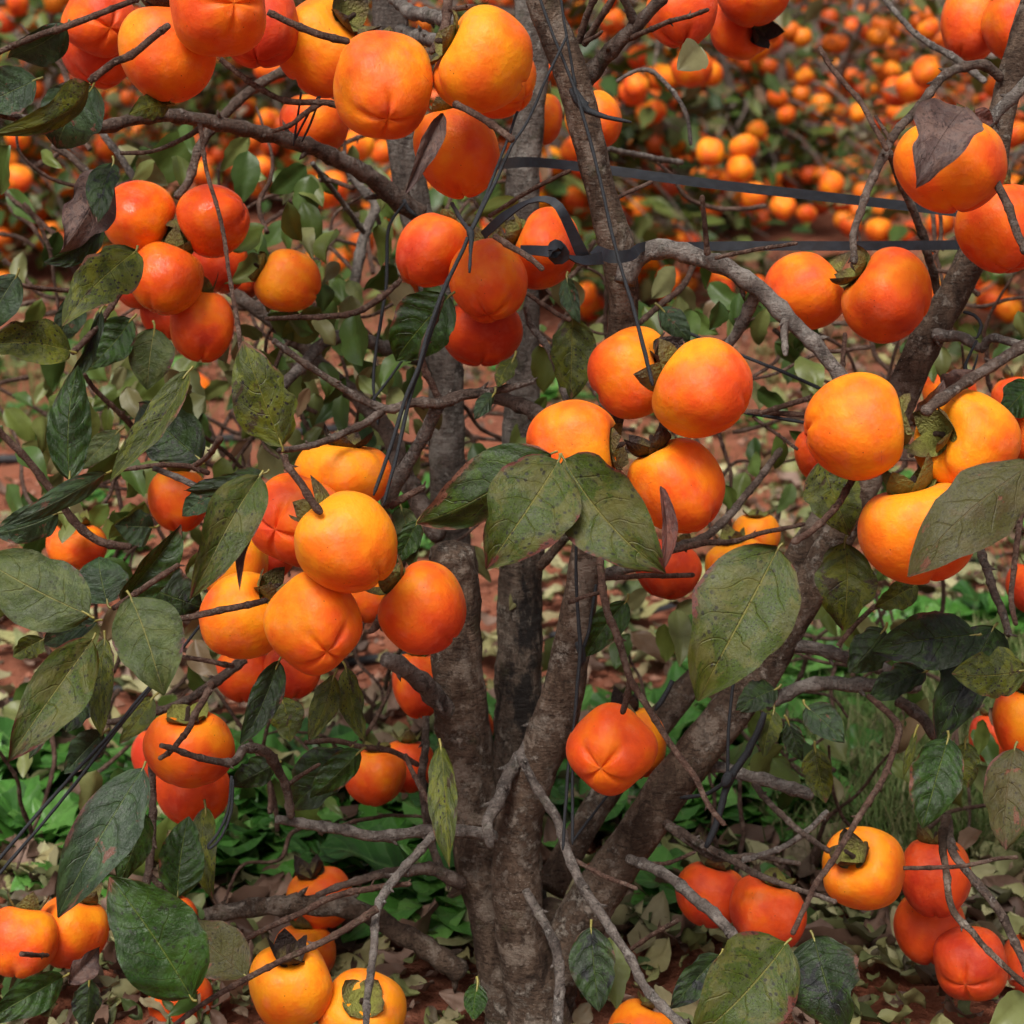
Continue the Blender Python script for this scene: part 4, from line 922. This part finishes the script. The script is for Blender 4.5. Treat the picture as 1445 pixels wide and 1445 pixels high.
ribbon(mb, [(700, 232, 1.92, 15.1, 0), (735, 229, 1.78, 14.3, 10), (770, 230, 1.74, 13.4, 0), (850, 239, 1.71, 13.4, 5), (1000, 259, 1.70, 13.4, 0), (1150, 276, 1.69, 13.4, -5), (1300, 293, 1.68, 13.4, 0), (1365, 301, 1.66, 13.4, 10), (1400, 306, 1.66, 13.4, 30)])
top('strap', mb, M_STRAP, 'upper black strap sloping from behind the stem to the leaf-capped persimmon', 'strap', 'black straps tying the limbs')
mb = MB()
ribbon(mb, [(838, 352, 1.53, 15.1, 20), (862, 362, 1.495, 18.5, 0), (890, 360, 1.50, 16.8, -10), (908, 348, 1.53, 12.6, 0), (960, 348, 1.60, 12.6, 0), (1050, 347, 1.61, 13.4, 4), (1200, 347, 1.61, 13.4, 0), (1330, 346, 1.62, 13.4, 0), (1395, 345, 1.63, 13.4, 20)])
ribbon(mb, [(682, 332, 1.50, 11.8, 10), (712, 305, 1.47, 15, 40), (745, 285, 1.46, 10, 60), (770, 281, 1.46, 10, 30), (789, 292, 1.45, 13, 0), (806, 325, 1.46, 15, 0), (822, 360, 1.47, 18.5, 10), (830, 372, 1.48, 15.1, 30)])
ribbon(mb, [(735, 352, 1.47, 11.8, 0), (765, 354, 1.45, 15.1, 20), (785, 356, 1.44, 20.2, 30), (800, 362, 1.45, 10.1, 70), (822, 368, 1.46, 13.4, 20), (850, 364, 1.48, 18.5, 0)])
ribbon(mb, [(774, 350, 1.44, 11.8, 60), (783, 345, 1.436, 15.1, 20), (795, 350, 1.432, 13.4, -50), (797, 362, 1.436, 15.1, -20), (784, 368, 1.44, 12.6, 40), (776, 358, 1.436, 13.4, 80), (790, 352, 1.43, 11.8, 120)])
top('strap', mb, M_STRAP, 'lower black strap knotted round the upright stem with a loose loop', 'strap', 'black straps tying the limbs')
TW = [
 ('dark twine running down the upright stem to the calyx of a hanging persimmon', [([(761,-5,2.2),(783,55,2.2),(811,125,2.4),(819,150,2.6),(833,199,2.4),(849,263,2.4),(863,327,2.6),(880,390,2.6),(891,425,2.8),(905,477,3),(921,544,3)],1.47,1.42),
   ([(791,-5,2),(800,53,2),(813,125,2.4)],1.47,1.47), ([(808,125,6),(816,140,8),(824,150,8),(830,156,5),(858,166,3.4),(891,173,3)],1.465,1.45)]),
 ('slanting dark twine ending in a knot with a tail over the middle persimmons', [([(800,50,2),(775,102,2.2),(744,172,2.2),(722,205,2.4),(700,255,2.6),(682,291,2.8),(664,327,3)],1.46,1.38), ([(730,158,2),(700,240,2.2),(664,327,2.6)],1.45,1.38),
   ([(638,288,3),(652,312,3),(663,327,4)],1.5,1.38), ([(660,322,4),(664,330,6),(665,338,4),(664,360,2.6),(663,385,4)],1.38,1.37),
   ([(660,335,3),(654,350,3),(627,408,3.4),(605,466,3.2),(591,516,3),(571,566,3),(549,638,3),(527,699,2.4)],1.38,1.37), ([(628,405,2),(594,516,2.2),(577,566,2.8),(560,641,2.8),(541,712,2.6)],1.385,1.37)]),
 ('thin dark twine wrapped round the base of the long arching branch', [([(571,286,2),(560,300,2),(552,313,2.4),(547,332,2.6),(545,399,2.6),(541,433,2.6),(530,497,2.4),(527,544,2.4),(533,599,2.4)],1.74,1.7), ([(570,282,3),(576,295,3),(588,305,3)],1.78,1.78), ([(570,505,2),(545,540,2),(522,570,2)],1.66,1.66)]),
 ('three short twine loops over the arching branch at upper left', [([(425,130,1.8),(420,165,1.6),(414,206,1.8)],1.6,1.62), ([(449,136,1.6),(430,170,1.6),(415,200,1.8)],1.6,1.62), ([(452,136,1.6),(438,175,1.6),(426,200,1.8)],1.6,1.62)]),
 ('dark twine stretched to the right behind the scuffed persimmon', [([(960,465,2.4),(1040,499,2.6),(1100,523,2.8),(1160,549,2.8)],1.72,1.66)]),
 ('short dark twine left of the big sideways persimmon', [([(1050,582,2.6),(1090,589,2.8),(1140,597,2.8)],1.62,1.6)]),
 ('vertical dark twine with a knot beside the middle stem', [([(813,725,2.2),(813,811,2.4),(817,890,3),(819,916,3),(813,991,2.6),(810,1020,2.4),(802,1087,2.4),(794,1200,2.4)],1.58,1.55), ([(841,825,2.4),(830,894,2.4),(820,920,2.8)],1.6,1.58), ([(814,905,4),(819,916,6.5),(822,930,5),(816,940,3)],1.575,1.575),
   ([(811,1020,2),(808,1092,2.2),(808,1192,2.4)],1.565,1.55), ([(860,1118,2),(835,1152,2),(809,1186,2.2)],1.66,1.6)]),
 ('thick dark twine bundle tied to the low twigs under the leaning limb', [([(949,960,3),(936,985,4),(924,1002,4)],1.62,1.62), ([(1035,960,2.4),(1028,1032,2.4),(1027,1097,2.6)],1.6,1.6), ([(1079,1005,4),(1060,1052,5.5),(1032,1096,5.5),(1020,1130,5),(1013,1156,5),(996,1196,5)],1.6,1.6), ([(1030,1090,6),(1027,1100,8),(1020,1110,6)],1.595,1.595), ([(1026,1100,3),(999,1120,3.4),(960,1126,3)],1.6,1.64)]),
 ('pair of dark twines slanting to the ground at lower left', [([(285,880,2.2),(241,935,2.4),(202,980,2.6),(152,1040,2.8),(97,1099,2.8),(-10,1222,2.8)],1.6,1.5), ([(240,938,2.2),(202,984,2.4),(152,1046,2.6),(90,1126,2.6),(-10,1244,2.6)],1.6,1.52)]),
 ('hanging loop of black twine under a low left branch', [([(327,1095,2.4),(321,1147,2.2),(305,1180,2.2),(294,1192,2.2),(297,1197,2.2),(313,1180,2.2),(326,1145,2.2),(329,1100,2.2)],1.46,1.46)]),
 ('dark twine tied round a knobbly twig near the right edge', [([(1360,440,2.4),(1375,445,2.6),(1385,460,2.6),(1378,478,2.4)],1.58,1.56), ([(1378,480,2),(1366,505,2),(1362,520,3),(1372,525,2),(1380,500,1.6)],1.56,1.56)]),
]
for label, ps in TW:
    mb = MB()
    for pts, d0, d1 in ps: tube(mb, pxpath(pts, d0, d1), 6, .006, .25, 300, .25)
    top('twine', mb, M_TWINE, label, 'twine', 'black twine tied in the tree')

# ------------------------------------------------------------------ drip pipes on the soil
def pipe(label, pts, r):
    mb = MB(); q = []
    for x, y in pts:
        g = G(x, y); q.append((Vector((g.x, g.y, gheight(g.x, g.y) + r * .7)), r))
    tube(mb, q, 10, .05); top('irrigation_pipe', mb, M_PIPE, label, 'pipe', 'black irrigation pipes on the soil')
pipe('black irrigation pipe lying on red soil behind the near tree', [(-300, 1030), (300, 962), (600, 918), (755, 897), (899, 876), (1150, 832), (1363, 797), (1700, 748)], .0075)
pipe('far black irrigation pipe lying on red soil at the left', [(-400, 690), (-100, 664), (69, 652), (300, 628), (500, 610)], .011)

# ------------------------------------------------------------------ BACKGROUND TREES
def bg_tree_meshes(seed, leafy=1.0):
    r = random.Random(seed); mt = MB(); ml = MB(); tips = []
    for k in range(5):
        a = k * 1.257 + r.uniform(-.3, .3); p = Vector((r.uniform(-.03, .03), r.uniform(-.03, .03), -.02)); pts = [(p, .035)]
        d = Vector((math.cos(a) * .5, math.sin(a) * .5, 1)).normalized()
        for j in range(5):
            p = p + d * r.uniform(.26, .36); d = (d + Vector((r.uniform(-.3, .3), r.uniform(-.3, .3), .1))).normalized(); pts.append((p.copy(), .033 - .0052 * j))
        tube(mt, pts, 8, .05, .1, 20, .1)
        for j in range(1, 6):
            for m in range(4):
                an = r.uniform(0, 6.28); q = pts[j][0].copy(); dd = Vector((math.cos(an), math.sin(an), r.uniform(.0, .6))).normalized(); tw = [(q.copy(), .011)]
                for s in range(4):
                    q = q + dd * r.uniform(.10, .16); dd = (dd + Vector((r.uniform(-.25, .25), r.uniform(-.25, .25), -.33))).normalized(); tw.append((q.copy(), .009 - .0017 * s))
                tube(mt, tw, 5, .04); tips += [x[0] for x in tw[1:]]
    for k in range(46):
        an = r.uniform(0, 6.28); q = Vector((math.cos(an) * .12, math.sin(an) * .12, r.uniform(.25, .7))); dd = Vector((math.cos(an), math.sin(an), r.uniform(-.2, .3))).normalized(); tw = [(q.copy(), .008)]
        for s in range(6):
            q = q + dd * r.uniform(.09, .16); dd = (dd + Vector((r.uniform(-.3, .3), r.uniform(-.3, .3), -.16))).normalized(); q.z = max(q.z, .05); tw.append((q.copy(), .007 - .0009 * s))
        tube(mt, tw, 5, .05); tips += [x[0] for x in tw[2:]]
    for tp in tips:
        for _ in range(4):
            if r.random() > .65 * leafy: continue
            b = tp + Vector((r.gauss(0, .06), r.gauss(0, .06), r.gauss(0, .05))); an = r.uniform(0, 6.28)
            dr = Vector((math.cos(an), math.sin(an), r.uniform(-1.4, .1))).normalized(); L = r.uniform(.07, .12); sd = dr.cross(Vector((r.gauss(0, .5), r.gauss(0, .5), 1))).normalized() * L * r.uniform(.24, .33); up = sd.cross(dr).normalized() * L * .1
            ml.add([b, b + dr * L * .3 + sd * .85 + up, b + dr * L * .65 + sd * .8 + up, b + dr * L, b + dr * L * .65 - sd * .8 + up, b + dr * L * .3 - sd * .85 + up, b + dr * L * .5], [(0, 1, 6), (1, 2, 6), (2, 3, 6), (3, 4, 6), (4, 5, 6), (5, 0, 6)])
    a = mt.mesh('trunk'); a.materials.append(M_BTRUNK); b = ml.mesh('crown'); b.materials.append(M_FOL); return a, b, tips
BGM = [bg_tree_meshes(s) for s in (1, 2, 3)] + [bg_tree_meshes(s, .4) for s in (4, 5, 6)]
spots = []
def at(x, d): g = P(x, 722, d); return (g.x, FWD.y * d + .0)
# rows run obliquely: nearer on the right, farther on the left
for row in range(6):
    for k in range(-5, 7):
        x = k * 1.9 + row * .7 + rng.uniform(-.25, .25); y = 5.9 - .5 * x + row * 2.6 + rng.uniform(-.3, .3)
        if y < 3.3: continue
        if row > 0 and abs(x) > 6 + row * 1.2: continue
        if row == 0 and not -5 < x < 5: continue
        spots.append((x, y, row))
rows = ['first', 'second', 'third', 'fourth', 'fifth', 'sixth']
side = lambda x, y: 'left' if x / y < -.12 else ('right' if x / y > .12 else 'middle')
cand = []; used = set()
for i, (x, y, row) in enumerate(spots):
    ma, mbb, tips = BGM[i % 3 + (3 if row > 1 else 0)]; rz = rng.uniform(0, 6.28); sc = rng.uniform(.9, 1.12)
    t = empty('persimmon_tree', (x, y, 0)); t.rotation_euler = (0, 0, rz); t.scale = (sc,) * 3
    link('trunk', ma, None, t); link('crown', mbb, None, t)
    lab = 'blurred fruit-laden persimmon tree in the %s row behind, %s part of the view' % (rows[row], side(x, y))
    tag(t, lab, 'tree', 'persimmon trees in the rows behind, %s row %s' % (rows[row], side(x, y)))
    mw = Matrix.Translation((x, y, 0)) @ Matrix.Rotation(rz, 4, 'Z') @ Matrix.Scale(sc, 4)
    rr = random.Random(i * 3 + 1)
    for tp in tips:
        if rr.random() < (.28 if row < 2 else .26):
            nf = rr.choice((1, 1, 2, 2, 3))
            for q in range(nf):
                c = mw @ tp + Vector((rr.gauss(0, .035), rr.gauss(0, .035), -.05 - rr.random() * .05))
                if c.z > .05: cand.append((c, rr.uniform(.037, .045), rr.uniform(.15, .95)))
HB = [(977,97,30,.5),(1004,105,19,.35),(897,122,21,.4),(903,80,19,.8),(935,110,20,.5),(1002,215,22,.35),(1050,208,21,.25),(1045,238,21,.3),(1010,250,17,.4),(970,195,15,.4),(1068,185,15,.3),(1105,292,21,.45),(1138,302,15,.6),(1065,278,20,.4),(1173,262,19,.35),(1287,122,22,.4),(1265,130,20,.8),(1308,102,23,.35),(1258,100,13,.4),(1268,158,18,.5),(1310,42,16,.5),(1287,20,10,.4),(1260,65,9,.5),(1135,110,14,.4),(1097,138,16,.5),(1110,162,14,.4),(1143,168,11,.4),(1115,208,11,.5),(880,292,13,.5),(967,320,13,.6),
 (25,5,18,.8),(10,45,13,.3),(75,75,12,.3),(70,95,13,.3),(25,195,18,.4),(8,225,17,.3),(25,252,20,.3),(30,280,13,.4),(22,330,15,.85),(48,315,15,.85),(45,350,13,.7),(75,355,12,.85),(28,362,10,.6),(75,300,12,.3),(145,210,16,.5),(173,195,15,.4),(285,245,17,.4),(370,237,18,.4),(375,170,15,.4),(465,268,28,.5),(505,205,24,.4),(540,215,18,.5),(455,423,15,.5),(271,550,27,.5),(262,590,20,.9),(469,567,18,.3),(500,445,15,.6),(823,414,19,.3),(775,420,13,.35),(776,460,16,.3),(810,290,16,.25),(1015,394,18,.5),(1093,482,10,.6),(1180,486,12,.6),(1266,510,15,.6),(1347,506,18,.4),(1420,433,16,.6),(1153,472,18,.7),(1325,350,15,.5),(1240,325,20,.5),(1200,320,17,.6),(383,95,25,.8),(1430,190,22,.6),(1408,120,20,.5),(1090,60,16,.5),(1210,160,14,.4),(1130,260,12,.4),(905,300,14,.5),(945,270,16,.6)]
ind = []
for x, y, r, h in HB: d = .041 * F / r; ind.append((P(x, y, d), .041, h))
vis = []; rest = []
for c, r, h in cand:
    u, v, d = project(c)
    (vis if (-10 < u < 1455 and -10 < v < 1455) else rest).append((d, c, r, h))
vis.sort(key=lambda q: q[0])
ind += [(c, r, h) for d, c, r, h in vis[:125]]; rest += vis[125:]
for i, (c, r, h) in enumerate(ind):
    o = link('persimmon', FL[i % 2]); o.location = c; o.scale = (r * rng.uniform(.86, 1.06), r * rng.uniform(.9, 1.06), r * rng.uniform(.82, 1.06)); o.rotation_euler = (rng.uniform(-.9, .9), rng.uniform(-.9, .9), rng.uniform(0, 6)); o.color = (h * .8, 0, 0, 1)
    u, v, d = project(c); sd_ = 'left' if u < 480 else ('right' if u > 960 else 'middle'); nr = 'nearer' if d < 6 else 'farther'
    tag(o, 'small blurred persimmon on the %s trees behind, %s of the view' % (nr, sd_), 'persimmon', 'blurred persimmons on the %s trees behind, %s' % (nr, sd_))
mb = MB(); base = FL[0]; bv = [v.co.copy() for v in base.vertices]; bf = [tuple(p.vertices) for p in base.polygons]
lowm = fruit_mesh('low', 7, 9, 5, 4, .02, .02, .1); lv = [v.co.copy() for v in lowm.vertices]; lf_ = [tuple(p.vertices) for p in lowm.polygons]
for d, c, r, h in rest: mb.add([c + q * r for q in lv], lf_)
M_FARF = mat_island('far_persimmon_skin', [(0, (.88, .25, .013)), (.5, (.84, .17, .013)), (1, (.68, .075, .016))], .5, 0, 10)
tag(link('distant_persimmons', mb.mesh('distant_persimmons'), M_FARF), 'mass of far persimmons too many to count on the rear rows of trees', 'persimmons', None, 'stuff')

# ------------------------------------------------------------------ GROUND COVER
r3 = random.Random(5)
def litter_leaf(mb, x, y, L, tilt):
    z = gheight(x, y) + .004; an = r3.uniform(0, 6.28); a = Vector((math.cos(an), math.sin(an), r3.uniform(-tilt, tilt))).normalized(); s = a.cross(Vector((r3.uniform(-tilt, tilt), r3.uniform(-tilt, tilt), 1))).normalized(); n = s.cross(a)
    W = L * r3.uniform(.42, .62); cu = r3.uniform(-.2, .6); fo = r3.uniform(-.3, .9); vs = []; ph = r3.uniform(0, 6); o = Vector((x, y, z + .012 + r3.random() * .022 * (tilt > .3)))
    sd_ = r3.uniform(0, 50); jag = r3.uniform(.1, .5); crk = r3.uniform(.05, .28)
    for j in range(9):
        t = j / 8; hw = W * .5 * math.sin(math.pi * min(1, max(.02, t ** .85))) ** .75
        for i in range(7):
            u = i / 3 - 1; nz = noise.noise(Vector((t * 3.2 + sd_, u * 1.6, sd_))); e = 1 - jag * max(0, noise.noise(Vector((t * 6 + sd_, 9 * (u > 0), 3)))) * abs(u) ** 3
            vs.append(o + a * (L * (t - .5)) + s * (u * hw * e) + n * (cu * L * (2 * t - 1) ** 2 * .5 + fo * hw * u * u + crk * L * nz + .06 * L * math.sin(t * 9 + u * 3 + ph) * abs(u)))
    mb.add(vs, [(j * 7 + i, j * 7 + i + 1, (j + 1) * 7 + i + 1, (j + 1) * 7 + i) for j in range(8) for i in range(6)])
mb = MB()
for _ in range(3300):
    x, y = r3.uniform(-.95, .95), r3.uniform(1.25, 2.3)
    litter_leaf(mb, x, y, r3.choice((.025, .035, .045, .055, .065, .08)) * (.68 if y < 1.65 else 1), .75)
for _ in range(6500):
    y = 2.1 + 5.5 * r3.random() ** 1.5; x = r3.uniform(-.45, .45) * y
    k = noise.noise(Vector((x * 1.3, y * 1.3, 4))) + (.35 if x > .12 * y else .08)
    if k > r3.uniform(-.2, .55): litter_leaf(mb, x, y, r3.uniform(.025, .075), .55)
for _ in range(1800):
    y = 1.3 + 3.5 * r3.random() ** 1.6; x = r3.uniform(-.42, .42) * (y + .4); litter_leaf(mb, x, y, r3.uniform(.012, .03), .9)
tag(link('leaf_litter', mb.mesh('leaf_litter'), M_LIT), 'pale and brown fallen leaves covering the ground round the stems', 'leaf litter', None, 'stuff')
def rosette(mb, x, y, size):
    z = gheight(x, y)
    for k in range(r3.randint(6, 10)):
        an = r3.uniform(0, 6.28); el = r3.uniform(.5, 1.45); L = size * r3.uniform(.8, 1.5); W = L * r3.uniform(.42, .62)
        h = Vector((math.cos(an), math.sin(an), 0)); s = Vector((-math.sin(an), math.cos(an), 0)); vs = []; uvs = []; ph = r3.uniform(0, 6); nv, nu = 14, 6
        for j in range(nv + 1):
            t = j / nv; ang = el - 1.1 * t * t
            p = Vector((x, y, z)) + h * (L * t * math.cos(el - .4 * t)) + Vector((0, 0, L * (math.sin(el) * t - .45 * t * t)))
            hw = W * .5 * (.12 + .88 * math.sin(math.pi * min(1, .06 + .94 * t ** 1.35)) ** .6) * (1 + .13 * math.sin(t * 17 + ph)) * (.25 if t < .12 else 1) * (.3 if j == nv else 1)
            for i in range(nu + 1):
                uvs.append((i / nu, t)); u = i / nu * 2 - 1; vs.append(p + s * (u * hw) + Vector((0, 0, .30 * abs(u) * hw + .17 * hw * math.sin(t * 14 + ph + u * 2.5) * (.3 + abs(u)))))
        mb.add(vs, [(j * (nu + 1) + i, j * (nu + 1) + i + 1, (j + 1) * (nu + 1) + i + 1, (j + 1) * (nu + 1) + i) for j in range(nv) for i in range(nu)], uvs)
mb = MB()
for (x0, x1, y0, y1, n, sz) in ((-250, 420, 1100, 1240, 36, .095), (340, 660, 1140, 1300, 30, .095), (620, 1010, 1040, 1200, 24, .085), (1010, 1230, 910, 1070, 40, .08), (1000, 1250, 1060, 1200, 18, .09), (1250, 1500, 890, 950, 12, .08), (900, 1000, 1230, 1330, 4, .08)):
    for _ in range(n):
        g = G(r3.uniform(x0, x1), r3.uniform(y0, y1)); rosette(mb, g.x, g.y, sz * r3.uniform(.7, 1.2))
for _ in range(330):
    y = r3.uniform(2.9, 7.5); x = r3.uniform(-.4, .4) * y
    (rosette(mb, x, y, r3.uniform(.03, .07)) if noise.noise(Vector((x * 1.3, y * 1.3, 2))) > -.05 else None)
tag(link('ground_weeds', mb.mesh('ground_weeds'), M_WEED), 'bright green broad-leaved weeds growing low behind the stems', 'weeds', None, 'stuff')
mb = MB()
def blade(x, y, L):
    an = r3.uniform(0, 6.28); le = r3.uniform(.1, .9); h = Vector((math.cos(an), math.sin(an), 0)); s = Vector((-h.y, h.x, 0)) * .0011; b = Vector((x, y, gheight(x, y))); vs = []
    for t in (0, .4, .75): q = b + Vector((0, 0, L * (t - .25 * le * t * t))) + h * (L * le * t * t); vs += [q - s * (1 - t * .5), q + s * (1 - t * .5)]
    vs.append(b + Vector((0, 0, L * (1 - .3 * le))) + h * L * le); mb.add(vs, [(0, 1, 3, 2), (2, 3, 5, 4), (4, 5, 6)])
for _ in range(16000):
    g = G(r3.gauss(1350, 110), r3.uniform(940, 1260)); blade(g.x, g.y, r3.uniform(.03, .11))
for _ in range(2200):
    g = G(r3.gauss(60, 120), r3.uniform(500, 640)); blade(g.x, g.y, r3.uniform(.03, .08))
for _ in range(14000):
    y = r3.uniform(2.9, 8); x = r3.uniform(-.42, .42) * y
    if noise.noise(Vector((x * 1.1, y * .9, 9))) > .12: blade(x, y, r3.uniform(.03, .09))
tag(link('grass', mb.mesh('grass'), M_GRASS), 'fine dull green grass growing on the red soil', 'grass', None, 'stuff')
mb = MB()
for _ in range(6000):
    y = 1.9 + 4 * r3.random() ** 1.4; x = r3.uniform(-.45, .45) * y; s = r3.uniform(.003, .012) * (1 if r3.random() < .93 else 2); c = Vector((x, y, gheight(x, y) + s * .3))
    vs = [c + Vector(q) * s * r3.uniform(.7, 1.3) for q in ((1, 0, 0), (.3, .95, 0), (-.8, .6, .1), (-.8, -.6, 0), (.3, -.95, .1), (0, 0, .9), (.2, .1, -.8))]
    mb.add(vs, [(i, (i + 1) % 5, 5) for i in range(5)] + [((i + 1) % 5, i, 6) for i in range(5)])
tag(link('soil_clods', mb.mesh('soil_clods', False), M_STONE), 'crumbly red clods scattered over the bare soil', 'clods', None, 'stuff')
# bare brushwood on the far slope
mb = MB()
for _ in range(420):
    y = r3.uniform(22, 34); x = r3.uniform(-.5, .5) * y; p = Vector((x, y, -.3)); d = Vector((r3.uniform(-.3, .3), 0, 1)).normalized(); pts = [(p, .05)]
    for s in range(4): p = p + d * r3.uniform(.4, .8); d = (d + Vector((r3.uniform(-.35, .35), r3.uniform(-.3, .3), 0))).normalized(); pts.append((p.copy(), .04 - .009 * s))
    tube(mb, pts, 4, .4)
M_BRUSH = mat_island('bare_brushwood_bark', [(0, (.12, .09, .075)), (1, (.25, .2, .17))], .9, 0, 5)
tag(link('brushwood', mb.mesh('brushwood'), M_BRUSH), 'leafless grey-brown brushwood on the far slope behind the orchard rows', 'brushwood', None, 'stuff')
